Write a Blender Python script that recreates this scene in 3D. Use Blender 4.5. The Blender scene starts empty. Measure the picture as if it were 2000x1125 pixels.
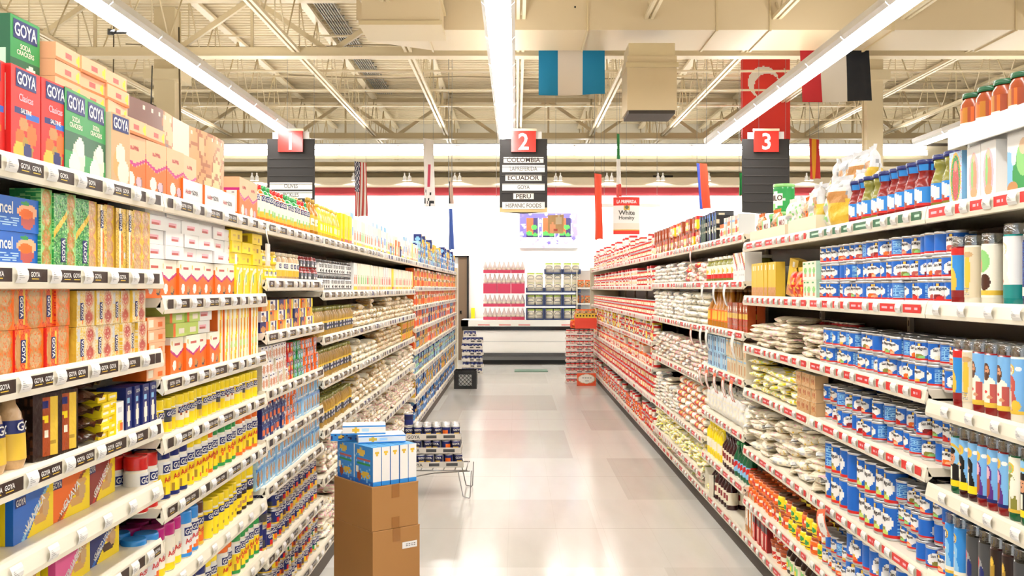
import bpy, math, random
from mathutils import Vector
random.seed(7)
R = random.random
# ---------------------------------------------------------------- camera, world, exposure
FPX, EYE = 1944.0, 1.55
sc = bpy.context.scene
COL = sc.collection
cd = bpy.data.cameras.new('camera'); cam = bpy.data.objects.new('camera', cd); COL.objects.link(cam)
cd.sensor_width = 36.0; cd.lens = FPX / 2000 * 36; cd.shift_x = -8 / 2000; cd.clip_start = .05; cd.clip_end = 200
cam.location = (0, 0, EYE); cam.rotation_euler = (math.pi / 2, 0, 0)
sc.camera = cam
w = bpy.data.worlds.new('world'); sc.world = w; w.use_nodes = True
w.node_tree.nodes['Background'].inputs[0].default_value = (.96, .98, 1.0, 1)
w.node_tree.nodes['Background'].inputs[1].default_value = .75
sc.view_settings.view_transform = 'Standard'; sc.view_settings.look = 'None'
sc.view_settings.gamma = 1; sc.view_settings.use_curve_mapping = False
sc.view_settings.exposure = 0.5
sc.cycles.max_bounces = 6; sc.cycles.diffuse_bounces = 3; sc.cycles.glossy_bounces = 3
sc.cycles.transparent_max_bounces = 10; sc.cycles.transmission_bounces = 3
sc.cycles.caustics_reflective = False; sc.cycles.caustics_refractive = False
sc.cycles.sample_clamp_indirect = 6
sc.cycles.use_denoising = True
sc.cycles.use_adaptive_sampling = True; sc.cycles.adaptive_threshold = .045; sc.cycles.adaptive_min_samples = 12
LAMP = 20.0          # radiance of the fluorescent diffusers

# ---------------------------------------------------------------- colour + materials
def H(h):
    o = []
    for i in (0, 2, 4):
        c = int(h[i:i + 2], 16) / 255
        o.append(c / 12.92 if c <= .04045 else ((c + .055) / 1.055) ** 2.4)
    return tuple(o)
def nodes(m):
    m.use_nodes = True; return m.node_tree.nodes, m.node_tree.links, m.node_tree.nodes['Principled BSDF']
def attr_mat(name, rough, metal=0, bump=0, bscale=30, coat=0):
    m = bpy.data.materials.new(name); n, l, p = nodes(m)
    a = n.new('ShaderNodeAttribute'); a.attribute_name = 'Col'
    l.new(a.outputs['Color'], p.inputs['Base Color'])
    p.inputs['Roughness'].default_value = rough; p.inputs['Metallic'].default_value = metal
    if coat: p.inputs['Coat Weight'].default_value = coat; p.inputs['Coat Roughness'].default_value = .08
    if bump:
        t = n.new('ShaderNodeTexNoise'); t.inputs['Scale'].default_value = bscale; t.inputs['Detail'].default_value = 3
        co = n.new('ShaderNodeTexCoord'); l.new(co.outputs['Object'], t.inputs['Vector'])
        b = n.new('ShaderNodeBump'); b.inputs['Strength'].default_value = bump; b.inputs['Distance'].default_value = .01
        l.new(t.outputs['Fac'], b.inputs['Height']); l.new(b.outputs['Normal'], p.inputs['Normal'])
    return m
M_CARD = attr_mat('printed_card', .42)
M_PLAS = attr_mat('glossy_plastic', .2, coat=.3)
M_FOIL = attr_mat('crinkled_film', .3, bump=.8, bscale=26, coat=.12)
M_MET = attr_mat('bare_metal', .28, metal=.85)
M_MATT = attr_mat('matt_paint', .65)
M_STEEL = attr_mat('enamelled_steel', .35)
def glass_mat():
    m = bpy.data.materials.new('clear_glass'); n, l, p = nodes(m)
    n.remove(p)
    t = n.new('ShaderNodeBsdfTransparent'); t.inputs[0].default_value = (.88, .9, .9, 1)
    g = n.new('ShaderNodeBsdfGlossy'); g.inputs['Roughness'].default_value = .06
    x = n.new('ShaderNodeMixShader'); x.inputs[0].default_value = .22
    l.new(t.outputs[0], x.inputs[1]); l.new(g.outputs[0], x.inputs[2])
    l.new(x.outputs[0], n['Material Output'].inputs['Surface']); return m
M_GLASS = glass_mat()
def emit_mat():
    m = bpy.data.materials.new('lit_diffuser'); n, l, p = nodes(m)
    p.inputs['Base Color'].default_value = (1, 1, 1, 1)
    p.inputs['Emission Color'].default_value = (1, .985, .965, 1); p.inputs['Emission Strength'].default_value = LAMP
    return m
M_LAMP = emit_mat()
M_UP = M_LAMP.copy(); M_UP.name = 'added_uplight_glow'; M_UP.node_tree.nodes['Principled BSDF'].inputs['Emission Strength'].default_value = 6.0  # upward glow added to brighten the ceiling
M_COVE = M_LAMP.copy(); M_COVE.name = 'lit_cove'; M_COVE.node_tree.nodes['Principled BSDF'].inputs['Emission Strength'].default_value = 5.0
MATS = [M_CARD, M_PLAS, M_FOIL, M_MET, M_MATT, M_STEEL, M_GLASS, M_LAMP, M_UP, M_COVE]
CARD, PLAS, FOIL, MET, MATT, STEEL, GLASS, GLOW, UPG, CVG = range(10)
C = {k: H(v) for k, v in dict(
    white='f4f2ee', cream='f3e8cf', beige='e2d3b4', tan='cfa878', kraft='b98a55', brown='5a3420', dbrown='2b1710', black='121212',
    navy='14246e', blue='1467c8', sblue='2f8fe0', lblue='8cc6ee', pblue='b8dcf4', teal='1a8f8a', green='2a9a4a', dgreen='17603a',
    lgreen='8fcf7a', lime='c8e070', yellow='ffe01c', gold='e8c040', dgold='b08a2c', amber='c07a18', orange='f4701c', peach='fbb98c',
    red='d8231f', dred='8e1a1c', maroon='5e1220', pink='ec5a9c', lpink='f7b8c4', magenta='c4187e', purple='5c2a86', grey='9a9a9a',
    lgrey='cfcfcf', silver='d8d8da', dgrey='4a4a4c', olive='8d8a3a', skin='d79a74', cookie='c98f52', wafer='d9a660', choc='4a2414',
    rose='c4574f', wine='3a0c14', sky='7db8ea', rust='a8481c', flesh='ecc6a0', ivory='fbf3df', mint='bfe6c8').items()}

# ---------------------------------------------------------------- mesh builder
TXT = {}
def text2d(s):
    if s in TXT: return TXT[s]
    cu = bpy.data.curves.new('t', 'FONT'); cu.body = s; cu.resolution_u = 2; cu.offset = .018; cu.space_character = .95
    cu.align_x = 'CENTER'
    o = bpy.data.objects.new('t', cu); COL.objects.link(o); bpy.context.view_layer.update()
    me = bpy.data.meshes.new_from_object(o.evaluated_get(bpy.context.evaluated_depsgraph_get()))
    vs = [(v.co.x, v.co.y) for v in me.vertices]; fs = [tuple(p.vertices) for p in me.polygons]
    bpy.data.objects.remove(o); bpy.data.curves.remove(cu); bpy.data.meshes.remove(me)
    lo = min(v[1] for v in vs); hi = max(v[1] for v in vs); k = 1 / (hi - lo)
    xs = [v[0] for v in vs]; cx = (min(xs) + max(xs)) / 2
    vs = [((x - cx) * k, (y - lo) * k - .5) for x, y in vs]
    TXT[s] = (vs, fs, (max(xs) - min(xs)) * k); return TXT[s]
class MB:
    def __init__(s): s.v = []; s.f = []; s.c = []; s.m = []; s.s = []
    def face(s, idx, c, m=0, sm=False): s.f.append(tuple(idx)); s.c.append(c); s.m.append(m); s.s.append(sm)
    def poly(s, pts, c, m=0):
        i = len(s.v); s.v += [tuple(p) for p in pts]; s.face(range(i, i + len(pts)), c, m)
    def box(s, x0, x1, y0, y1, z0, z1, c, m=0, skip='', top=None):
        i = len(s.v)
        s.v += [(x0, y0, z0), (x1, y0, z0), (x1, y1, z0), (x0, y1, z0), (x0, y0, z1), (x1, y0, z1), (x1, y1, z1), (x0, y1, z1)]
        for k, q in dict(b=(0, 3, 2, 1), t=(4, 5, 6, 7), y=(0, 1, 5, 4), X=(1, 2, 6, 5), Y=(2, 3, 7, 6), x=(3, 0, 4, 7)).items():
            if k not in skip: s.face([i + j for j in q], top if (k == 't' and top) else c, m)
    def panel(s, S, t0, t1, z0, z1, nu, nv, fn, m=0, off=0, sm=False):
        i = len(s.v)
        for b in range(nv + 1):
            for a in range(nu + 1):
                s.v.append(tuple(S(t0 + (t1 - t0) * a / nu, z0 + (z1 - z0) * b / nv, off)))
        for b in range(nv):
            for a in range(nu):
                q = i + b * (nu + 1) + a
                s.face((q, q + 1, q + nu + 2, q + nu + 1), fn((a + .5) / nu, (b + .5) / nv), m, sm)
    def lathe(s, prof, n, fn, m=0, cap=True, cx=0, cy=0):
        i = len(s.v); zt = max(p[1] for p in prof) or 1
        for r, z in prof:
            for k in range(n):
                a = 2 * math.pi * k / n; s.v.append((cx + r * math.cos(a), cy + r * math.sin(a), z))
        for b in range(len(prof) - 1):
            for k in range(n):
                k2 = (k + 1) % n; u = ((k + .5) / n + .5) % 1
                r = fn(u, (prof[b][1] + prof[b + 1][1]) / 2 / zt) if callable(fn) else fn
                mm = m
                if len(r) == 2: r, mm = r
                s.face((i + b * n + k, i + b * n + k2, i + (b + 1) * n + k2, i + (b + 1) * n + k), r, mm, True)
        if cap:
            e = fn(.5, 1) if callable(fn) else fn
            mm = m
            if len(e) == 2: e, mm = e
            s.face([i + (len(prof) - 1) * n + k for k in range(n)], e, mm)
    def text(s, S, t, cx, cz, h, c, rot=0, m=0, off=.0006, maxw=None, sx=1):
        vs, fs, wd = text2d(t)
        if maxw and wd * h * sx > maxw: sx = maxw / (wd * h)
        i = len(s.v); ca, sa = math.cos(rot), math.sin(rot)
        for x, y in vs:
            x *= h * sx; y *= h
            s.v.append(tuple(S(cx + x * ca - y * sa, cz + x * sa + y * ca, off)))
        for f in fs: s.face([i + j for j in f], c, m)
    def logo(s, S, cx, cz, wd, rot=0, off=.0006, bg='navy', fg='white', m=0, txt='GOYA'):
        h = wd * .42; ca, sa = math.cos(rot), math.sin(rot); i = len(s.v)
        n = 6
        for k in range(n + 1):
            for yy in (-h / 2, h / 2):
                x = -wd / 2 + wd * k / n
                s.v.append(tuple(S(cx + x * ca - yy * sa, cz + x * sa + yy * ca, off)))
        for k in range(n): s.face((i + 2 * k, i + 2 * k + 2, i + 2 * k + 3, i + 2 * k + 1), C[bg], m)
        s.text(S, txt, cx, cz, h * .72, C[fg], rot, m, off * 2.2, sx=1, maxw=wd * .92)
    def tube(s, pts, r, c, m=0, n=6):
        pts = [Vector(p) for p in pts]; i = len(s.v)
        for k, p in enumerate(pts):
            d = (pts[min(k + 1, len(pts) - 1)] - pts[max(k - 1, 0)]).normalized()
            u = d.orthogonal().normalized(); w_ = d.cross(u)
            if k and abs(u.dot(pu)) < .95: u = (pu - d * pu.dot(d)).normalized(); w_ = d.cross(u)
            pu = u
            for j in range(n):
                a = 2 * math.pi * j / n; s.v.append(tuple(p + u * r * math.cos(a) + w_ * r * math.sin(a)))
        for k in range(len(pts) - 1):
            for j in range(n):
                j2 = (j + 1) % n
                s.face((i + k * n + j, i + k * n + j2, i + (k + 1) * n + j2, i + (k + 1) * n + j), c, m, True)
        s.face([i + j for j in range(n)][::-1], c, m); s.face([i + (len(pts) - 1) * n + j for j in range(n)], c, m)
    def beam(s, a, b, w_, h_, c, m=5):
        a, b = Vector(a), Vector(b); d = (b - a).normalized()
        up = Vector((0, 0, 1)) if abs(d.z) < .9 else Vector((0, 1, 0))
        u = d.cross(up).normalized() * w_ / 2; v = u.cross(d).normalized() * h_ / 2; i = len(s.v)
        for p in (a, b):
            for q in (-u - v, u - v, u + v, -u + v): s.v.append(tuple(p + q))
        for q in ((0, 1, 5, 4), (1, 2, 6, 5), (2, 3, 7, 6), (3, 0, 4, 7), (3, 2, 1, 0), (4, 5, 6, 7)): s.face([i + j for j in q], c, m)
    def add(s, o, loc=(0, 0, 0), rz=0):
        i = len(s.v); ca, sa = math.cos(rz), math.sin(rz)
        s.v += [(loc[0] + x * ca - y * sa, loc[1] + x * sa + y * ca, loc[2] + z) for x, y, z in o.v]
        s.f += [tuple(i + j for j in f) for f in o.f]; s.c += o.c; s.m += o.m; s.s += o.s
    def mesh(s, name):
        me = bpy.data.meshes.new(name); me.from_pydata(s.v, [], s.f)
        used = sorted(set(s.m)); mp = {k: j for j, k in enumerate(used)}
        for k in used: me.materials.append(MATS[k])
        me.polygons.foreach_set('material_index', [mp[k] for k in s.m])
        me.polygons.foreach_set('use_smooth', s.s)
        at = me.color_attributes.new('Col', 'FLOAT_COLOR', 'CORNER'); buf = []
        for f, c in zip(s.f, s.c): buf += [c[0], c[1], c[2], 1.0] * len(f)
        at.data.foreach_set('color', buf); me.update(); return me
def link(name, data, parent=None, loc=(0, 0, 0), rz=0, rx=0, ry=0):
    o = bpy.data.objects.new(name, data); COL.objects.link(o); o.location = loc; o.rotation_euler = (rx, ry, rz)
    if parent: o.parent = parent
    return o
def tag(o, label, cat, group=None, kind=None):
    o['label'] = label; o['category'] = cat
    if group: o['group'] = group
    if kind: o['kind'] = kind
    return o
def struct(name, mb, label=None):
    o = link(name, mb.mesh(name)); o['kind'] = 'structure'
    if label: o['label'] = label
    return o
def part(name, mb, parent, loc=(0, 0, 0), **k): return link(name, mb.mesh(name), parent, loc, **k)
def PX(x, y, Y): return ((x - 1008) * Y / FPX, EYE + (563 - y) * Y / FPX)   # a picture point at depth Y
def W(n):
    a = 'zeroth first second third fourth fifth sixth seventh eighth ninth tenth eleventh twelfth thirteenth fourteenth fifteenth sixteenth seventeenth eighteenth nineteenth'.split()
    if n < 20: return a[n]
    t = ['twenty', 'thirty', 'forty', 'fifty', 'sixty', 'seventy', 'eighty', 'ninety'][(n // 10) - 2] if n < 100 else 'hundred'
    return t + ('-' + a[n % 10] if n % 10 else 'th').replace('twentyth', 'twentieth') if n % 10 else {20: 'twentieth', 30: 'thirtieth', 40: 'fortieth', 50: 'fiftieth', 60: 'sixtieth', 70: 'seventieth', 80: 'eightieth', 90: 'ninetieth'}.get(n, 'last')

# ---------------------------------------------------------------- paint: layered print patterns on (u, v) in 0..1
def pt(base, *L):
    base = C[base] if isinstance(base, str) else base
    L = [tuple(C[a] if isinstance(a, str) and i > 0 and a in C else a for i, a in enumerate(l)) for l in L]
    def fn(u, v):
        c = base
        for l in L:
            k = l[0]
            if k == 'r':
                if l[1] <= u < l[3] and l[2] <= v < l[4]: c = l[5]
            elif k == 'e':
                if ((u - l[1]) / l[3]) ** 2 + ((v - l[2]) / l[4]) ** 2 < 1: c = l[5]
            elif k == 'z':   # zigzag band: v0, amp, thickness, colour, n
                a = abs(((u * l[5]) % 1) - .5) * 2
                if abs(v - (l[1] + l[2] * a)) < l[3]: c = l[4]
            elif k == 'Z':   # everything under a zigzag
                a = abs(((u * l[4]) % 1) - .5) * 2
                if v < l[1] + l[2] * a: c = l[3]
            elif k == 'n':   # speckle: colour, probability, v range
                if l[3] <= v < l[4] and R() < l[2]: c = l[1]
            elif k == 'd':   # diagonal band
                if abs((v - l[1]) - (u - .5) * l[2]) < l[3]: c = l[4]
            elif k == 't':   # text-like dashes: u0,v0,u1,v1,colour,rows
                if l[1] <= u < l[3] and l[2] <= v < l[4]:
                    q = (v - l[2]) / (l[4] - l[2]) * l[6]
                    if q % 1 < .5 and R() < .75: c = l[5]
        return c
    return fn
# ---------------------------------------------------------------- fluorescent light rows
ZL = 4.05
lamp_h = MB(); lamp_h.box(-.15, .15, 0, 1.21, .035, .10, C['white'], STEEL, 'b')
for sx in (-1, 1):
    lamp_h.poly([(sx * .15, 0, .035), (sx * .15, 1.21, .035), (sx * .115, 1.21, .0), (sx * .115, 0, .0)], C['white'], STEEL)
lamp_d = MB(); lamp_d.box(-.115, .115, .012, 1.198, .004, .03, C['white'], GLOW, 't')
lamp_u = MB(); lamp_u.box(-.09, .09, .03, 1.18, .1, .108, C['white'], UPG)  # emitter added on the housing top, only to lift the ceiling brightness
lamp_s = MB()
for x in (-.06, .06): lamp_s.box(x - .012, x + .012, -.012, .012, -.012, .02, C['lgrey'], STEEL)
lamp_s.box(-.1, .1, -.003, .003, -.006, .0, C['grey'], STEEL)
lh, ld, ls, lu = lamp_h.mesh('lamp_housing'), lamp_d.mesh('lamp_diffuser'), lamp_s.mesh('lamp_sockets'), lamp_u.mesh('added_uplight')
ROWS = [(-7.35, 'row beyond the left shelving'), (-3.72, 'row over the cookie shelving'), (-.16, 'row over the aisle centre'),
        (3.42, 'row crossing the red flag'), (7.05, 'row behind the topmost jars')]
for X, d in ROWS:
    n = 0; y = 17.36 - 1.22
    while y > -4:
        n += 1
        r = link('strip_light', None, None, (X, y, ZL))
        tag(r, f'white strip light, {W(n)} from the far end, {d}', 'ceiling light', 'strip lights, ' + d)
        link('housing', lh, r); link('diffuser', ld, r); link('lamp_sockets', ls, r); link('top_diffuser', lu, r)
        y -= 1.22

# ---------------------------------------------------------------- room shell
def floor_mat():
    m = bpy.data.materials.new('vinyl_tile_floor'); n, l, p = nodes(m)
    g = n.new('ShaderNodeNewGeometry'); sp = n.new('ShaderNodeSeparateXYZ'); l.new(g.outputs['Position'], sp.inputs[0])
    def mt(op, a, b=None, c=None):
        q = n.new('ShaderNodeMath'); q.operation = op
        for i, v in enumerate((a, b, c)):
            if v is None: continue
            if hasattr(v, 'links'): l.new(v, q.inputs[i])
            else: q.inputs[i].default_value = v
        return q.outputs[0]
    row = mt('FLOOR', mt('DIVIDE', mt('SUBTRACT', sp.outputs[1], 5.52), 1.77))
    par = mt('MODULO', mt('ADD', row, 40), 2)
    colx = mt('FLOOR', mt('DIVIDE', mt('ADD', mt('SUBTRACT', sp.outputs[0], .52), mt('MULTIPLY', par, -.3)), 1.5))
    chk = mt('MODULO', mt('ADD', mt('ADD', row, colx), 80), 2)
    wn = n.new('ShaderNodeTexWhiteNoise'); wn.noise_dimensions = '2D'
    cb = n.new('ShaderNodeCombineXYZ'); l.new(row, cb.inputs[0]); l.new(colx, cb.inputs[1]); l.new(cb.outputs[0], wn.inputs['Vector'])
    ns = n.new('ShaderNodeTexNoise'); ns.inputs['Scale'].default_value = 2.2; ns.inputs['Detail'].default_value = 5
    mp = n.new('ShaderNodeMapping'); mp.inputs['Scale'].default_value = (3, .7, 1); mp.inputs['Rotation'].default_value = (0, 0, .6)
    l.new(g.outputs['Position'], mp.inputs[0]); l.new(mp.outputs[0], ns.inputs['Vector'])
    f = mt('ADD', mt('MULTIPLY', chk, .4), mt('MULTIPLY', wn.outputs['Value'], .25))
    f = mt('ADD', f, mt('MULTIPLY', mt('SUBTRACT', ns.outputs['Fac'], .5), .8))
    cr = n.new('ShaderNodeMix'); cr.data_type = 'RGBA'; cr.clamp_factor = True
    cr.inputs['A'].default_value = (*H('dddad4'), 1); cr.inputs['B'].default_value = (*H('c2bdb4'), 1)
    l.new(f, cr.inputs['Factor'])
    sm = mt('LESS_THAN', mt('MODULO', mt('ADD', sp.outputs[1], 100 - 5.52 + 1.77 * 20), 1.77), .008)
    sm2 = mt('LESS_THAN', mt('MODULO', mt('ADD', sp.outputs[0], 100 - .52), .305), .003)
    sm = mt('MAXIMUM', sm, mt('MULTIPLY', sm2, .35))
    c2 = n.new('ShaderNodeMix'); c2.data_type = 'RGBA'; l.new(mt('MULTIPLY', sm, .5), c2.inputs['Factor'])
    l.new(cr.outputs['Result'], c2.inputs['A']); c2.inputs['B'].default_value = (*H('a49a88'), 1)
    l.new(c2.outputs['Result'], p.inputs['Base Color'])
    l.new(mt('ADD', mt('MULTIPLY', ns.outputs['Fac'], .12), .09), p.inputs['Roughness'])
    p.inputs['Specular IOR Level'].default_value = .6
    b = n.new('ShaderNodeBump'); b.inputs['Strength'].default_value = .06; b.inputs['Distance'].default_value = .004
    n2 = n.new('ShaderNodeTexNoise'); n2.inputs['Scale'].default_value = 5; l.new(g.outputs['Position'], n2.inputs['Vector'])
    l.new(n2.outputs['Fac'], b.inputs['Height']); l.new(b.outputs[0], p.inputs['Normal']); return m
def solid(name, obj, mat=None):
    o = struct(name, obj)
    if mat: o.data.materials.clear(); o.data.materials.append(mat)
    return o
YB = 25.5; DECK = 5.75
b = MB(); b.box(-16, 16, -5, YB, -.1, 0, C['cream']); solid('floor', b, floor_mat())
WALLC = H('f6efde'); CEIL = H('ecdcba'); CEILD = H('e2d0aa')
b = MB(); b.box(-16, 16, YB, YB + .2, 0, DECK + .3, WALLC, MATT); struct('wall_back', b)
b = MB(); b.box(-16.2, -16, -5, YB + .2, 0, DECK + .3, WALLC, MATT); struct('wall_left', b)
b = MB(); b.box(16, 16.2, -5, YB + .2, 0, DECK + .3, WALLC, MATT); struct('wall_right', b)
# corrugated roof deck: ribs run across the aisle
b = MB(); pts = []; y = -5
while y < YB:
    pts += [(y, 0), (y + .085, 0), (y + .1, .04), (y + .138, .04)]; y += .152
i = len(b.v)
for yy, zz in pts: b.v += [(-16, yy, DECK + zz), (16, yy, DECK + zz)]
for k in range(len(pts) - 1): b.face((2 * k, 2 * k + 1, 2 * k + 3, 2 * k + 2), CEIL, MATT)
b.box(-16, 16, -5, YB, DECK + .05, DECK + .2, CEIL, MATT)
struct('ceiling', b)
# bulkhead wall over the chest freezer with its valance, cove and red band
YW = 21.45
def wz(y): return EYE + (563 - y) * YW / FPX
b = MB(); b.box(-16, 16, YW, YW + .35, 0, wz(345), H('f8f7f3'), MATT); struct('wall_front_partition', b)
b = MB()
b.box(-16, 16, YW - .03, YW, wz(382), wz(367), H('c0404a'), MATT); struct('trim_1', b)
b = MB()
b.box(-16, 16, YW - .5, YW + .1, wz(367), wz(352), H('f6ead0'), MATT)
b.box(-16, 16, YW - .75, YW + .35, wz(340), wz(334), H('f6ead0'), MATT)
b.box(-16, 16, YW - .1, YW + .35, wz(352), wz(318), H('e6d2a4'), MATT)
struct('trim_2', b)
b = MB(); b.box(-16, 16, YW - .95, YW - .55, wz(293) - .012, wz(293), H('3a3228'), MATT)
b.box(-16, 16, YW - .62, YW - .58, wz(318), wz(293), H('f2e4c4'), MATT); struct('trim_3', b)
vh = MB(); vh.box(0, 1.2, -.1, 0, -.03, .06, C['white'], STEEL)
vd = MB(); vd.box(.02, 1.18, -.16, -.1, -.035, .025, C['white'], CVG); vd.box(.02, 1.18, -.14, -.01, .06, .068, C['white'], GLOW)  # second box: unseen upward glow added to brighten the far ceiling
vh2 = MB(); vh2.box(0, 1.2, -.04, 0, -.02, .05, C['white'], STEEL)
vd2 = MB(); vd2.box(.1, 1.1, -.07, -.04, -.02, .03, C['white'], GLOW)
vh, vd, vh2, vd2 = vh.mesh('vh'), vd.mesh('vd'), vh2.mesh('vh2'), vd2.mesh('vd2')
for k in range(-9, 10):  # lamp row added out of view to brighten the far wall and ceiling
    r = link('strip_light', None, None, (k * 1.6, 23.4, 4.3)); tag(r, f'added unseen strip light behind the freezer wall, {W(k + 10)} from the left', 'ceiling light', 'added unseen strip lights behind the freezer wall')
    for n_, m_ in (('housing', lh), ('diffuser', ld), ('top_diffuser', lu)): link(n_, m_, r)
for k in range(-6, 7):
    for lo in (0, 1):
        r = link('cove_light', None, None, (k * 1.22, YW - .75 + .02 * lo, wz(311) if lo else wz(299)))
        tag(r, f'{"lower brighter" if lo else "upper dimmer"} cove strip light above the freezer wall, {W(k + 7)} from the left', 'ceiling light', 'strip lights in the cove above the freezer')
        link('housing', vh if lo else vh2, r); link('diffuser', vd if lo else vd2, r)

# girders, joists, bridging
BC = 4.85
def girder(y, name, lab):
    r = link(name, None, None, (0, y, 0)); tag(r, lab, 'roof girder'); r['kind'] = 'structure'
    b = MB()
    for s in (-.06, .06): b.beam((-16, s, BC), (16, s, BC), .06, .11, CEILD)
    b.beam((-16, 0, BC - .06), (16, 0, BC - .06), .2, .02, CEILD)
    part('bottom_chord', b, r)
    b = MB(); b.beam((-16, 0, DECK - .14), (16, 0, DECK - .14), .18, .09, CEILD); part('top_chord', b, r)
    b = MB(); x = -15.8; up = 1
    while x < 15:
        b.beam((x, 0, BC if up else DECK - .14), (x + 1.1, 0, DECK - .14 if up else BC), .06, .07, CEILD)
        if up: b.beam((x + 1.1, 0, BC), (x + 1.1, 0, DECK - .14), .04, .04, CEILD)
        x += 1.1; up = 1 - up
    part('web_diagonal', b, r)
girder(6.4, 'roof_girder', 'cream steel truss girder spanning the store above the nearest lights')
girder(13.95, 'roof_girder', 'cream steel truss girder running behind the big duct')
girder(21.6, 'roof_girder', 'cream steel truss girder in front of the far wall')
def joist_mesh(L):
    a = MB()
    for s in (-.035, .035): a.beam((s, 0, 0), (s, L, 0), .04, .045, CEIL)
    t = MB(); t.beam((0, 0, DECK - BC - .1), (0, L, DECK - BC - .1), .12, .05, CEIL)
    wv = MB(); n = int(L / .6)
    for k in range(n):
        y0 = L * k / n; y1 = L * (k + 1) / n; h = DECK - BC - .1
        wv.tube([(0, y0, 0 if k % 2 else h), (0, y1, h if k % 2 else 0)], .012, CEILD, STEEL, 4)
        if k % 2 == 0: wv.tube([(0, y0, 0), (0, y0, h)], .009, CEILD, STEEL, 4)
    return a.mesh('jb'), t.mesh('jt'), wv.mesh('jw')
for y0, y1, bay in ((-1.2, 6.3, 'nearest bay'), (6.5, 13.85, 'middle bay'), (14.05, 21.5, 'far bay'), (21.7, YB, 'last bay')):
    jm = joist_mesh(y1 - y0)
    for k in range(-6, 8):
        r = link('roof_joist', None, None, (.06 + k * 1.56, y0, BC)); r['kind'] = 'structure'
        tag(r, f'cream open-web roof joist, {W(k + 7)} from the left in the {bay}', 'roof joist', 'open-web joists of the ' + bay)
        link('bottom_chord', jm[0], r); link('top_chord', jm[1], r); link('web_rod', jm[2], r)
b = MB(); bm_ = b
for y in (9.4, 11.0, 15.6, 17.1, 18.6, 20.1): b.beam((-14, y, BC + .1), (14, y, BC + .1), .03, .03, CEIL); b.beam((-14, y + .2, DECK - .2), (14, y + .2, DECK - .2), .03, .03, CEIL)
o = struct('roof_bridging', b); tag(o, 'thin horizontal bridging rods tying the roof joists together', 'bridging')
b = MB()
for x0, y0, x1, y1, z in ((-6, 15.3, 9, 15.4, 5.3), (-4, 17.5, 8, 17.9, 5.3), (-9, 12, -2, 12.3, 5.3)):
    p = []
    for k in range(25):
        t = k / 24; p.append((x0 + (x1 - x0) * t, y0 + (y1 - y0) * t, z - .05 * abs(math.sin(t * 12))))
    b.tube(p, .012, H('a89878'), STEEL, 5)
tag(link('conduit', b.mesh('conduit')), 'thin sagging electrical cables strung between the roof joists', 'cable')
# columns
for X, Y, w_, nm, lab in ((-5.25, 15.0, .27, 'column', 'cream steel column behind the cookie banner on the left side'), (5.37, 15.0, .2, 'column', 'cream steel column beside the black striped flag')):
    b = MB(); b.box(X - w_ / 2, X + w_ / 2, Y - w_ / 2, Y + w_ / 2, 0, DECK, H('ead9b4'), MATT)
    for s in (-1, 1): b.box(X - w_ / 2 - .02, X + w_ / 2 + .02, Y + s * w_ / 2 - .012, Y + s * w_ / 2 + .012, 0, DECK, H('ead9b4'), MATT)
    b.box(X - w_, X + w_, Y - w_, Y + w_, BC - .2, BC - .05, H('ead9b4'), MATT)
    o = struct(nm, b); tag(o, lab, 'column')
b = MB(); b.tube([(-4.98, 14.7, 5.4), (-4.96, 14.7, 3.9), (-5.0, 14.7, 2.6)], .014, H('6a5c44'), STEEL); b.tube([(-5.9, 14.6, 5.4), (-5.92, 14.6, 3.4)], .01, H('6a5c44'), STEEL)
tag(link('conduit', b.mesh('cd')), 'dark vertical conduit running down beside the left column', 'cable')

# ducts
DU = H('dcc8a4')
r = link('air_duct', None, None, (0, 12.15, 4.70)); tag(r, 'wide cream rectangular air duct crossing the store ahead of the girder', 'air duct')
b = MB(); b.box(-1.1, 12, 0, 1.05, 0, .75, DU, STEEL); part('duct_body', b, r)
b = MB(); b.poly([(-1.1, 0, 0), (-1.1, 1.05, 0), (-1.95, 1.05, .12), (-1.95, 0, .12)][::-1], DU, STEEL)
b.poly([(-1.1, 0, 0), (-1.95, 0, .12), (-1.95, 0, .6), (-1.1, 0, .75)][::-1], DU, STEEL); b.poly([(-1.95, 0, .12), (-1.95, 1.05, .12), (-1.95, 1.05, .6), (-1.95, 0, .6)][::-1], DU, STEEL)
part('duct_taper', b, r)
for x in (-1.1, .87, 2.45, 3.1, 4.6, 6.1, 8): 
    b = MB(); b.box(x - .012, x + .012, -.02, 1.07, -.02, .77, H('d8c49a'), STEEL); part('flange', b, r)
b = MB()
for x, z in ((.72, .28), (.72, .52)): b.box(x - .01, x + .01, -.006, 0, z - .01, z + .01, C['black'], STEEL)
part('duct_screw', b, r)
x0, z0 = PX(1225, 222, 12.0); x1, z1 = PX(1322, 100, 12.0)
r = link('air_diffuser', None, None, (x0, 12.0, z0)); tag(r, 'boxy cream air diffuser with dark slot hanging under the duct', 'air vent')
b = MB(); b.box(0, x1 - x0, 0, .6, .04, z1 - z0 - .06, H('d6c098'), STEEL); part('diffuser_box', b, r)
b = MB(); b.box(-.02, x1 - x0 + .02, -.02, .62, z1 - z0 - .2, z1 - z0 - .14, H('d0bc92'), STEEL); b.box(.02, x1 - x0 - .02, .02, .56, z1 - z0 - .06, z1 - z0 + .1, H('d8c49a'), STEEL); part('collar', b, r)
b = MB(); b.box(.02, x1 - x0 - .02, .01, .59, .0, .05, H('3a3026'), MATT); part('outlet_slot', b, r)
x0, z0 = PX(706, 50, 11.4); x1, z1 = PX(858, -40, 11.4)
r = link('air_handler', None, None, (x0, 11.4, z0)); tag(r, 'boxy cream air handler hung at the end of the duct', 'air vent')
b = MB(); b.box(0, x1 - x0, 0, .7, .06, 1.0, DU, STEEL); part('casing', b, r)
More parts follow.
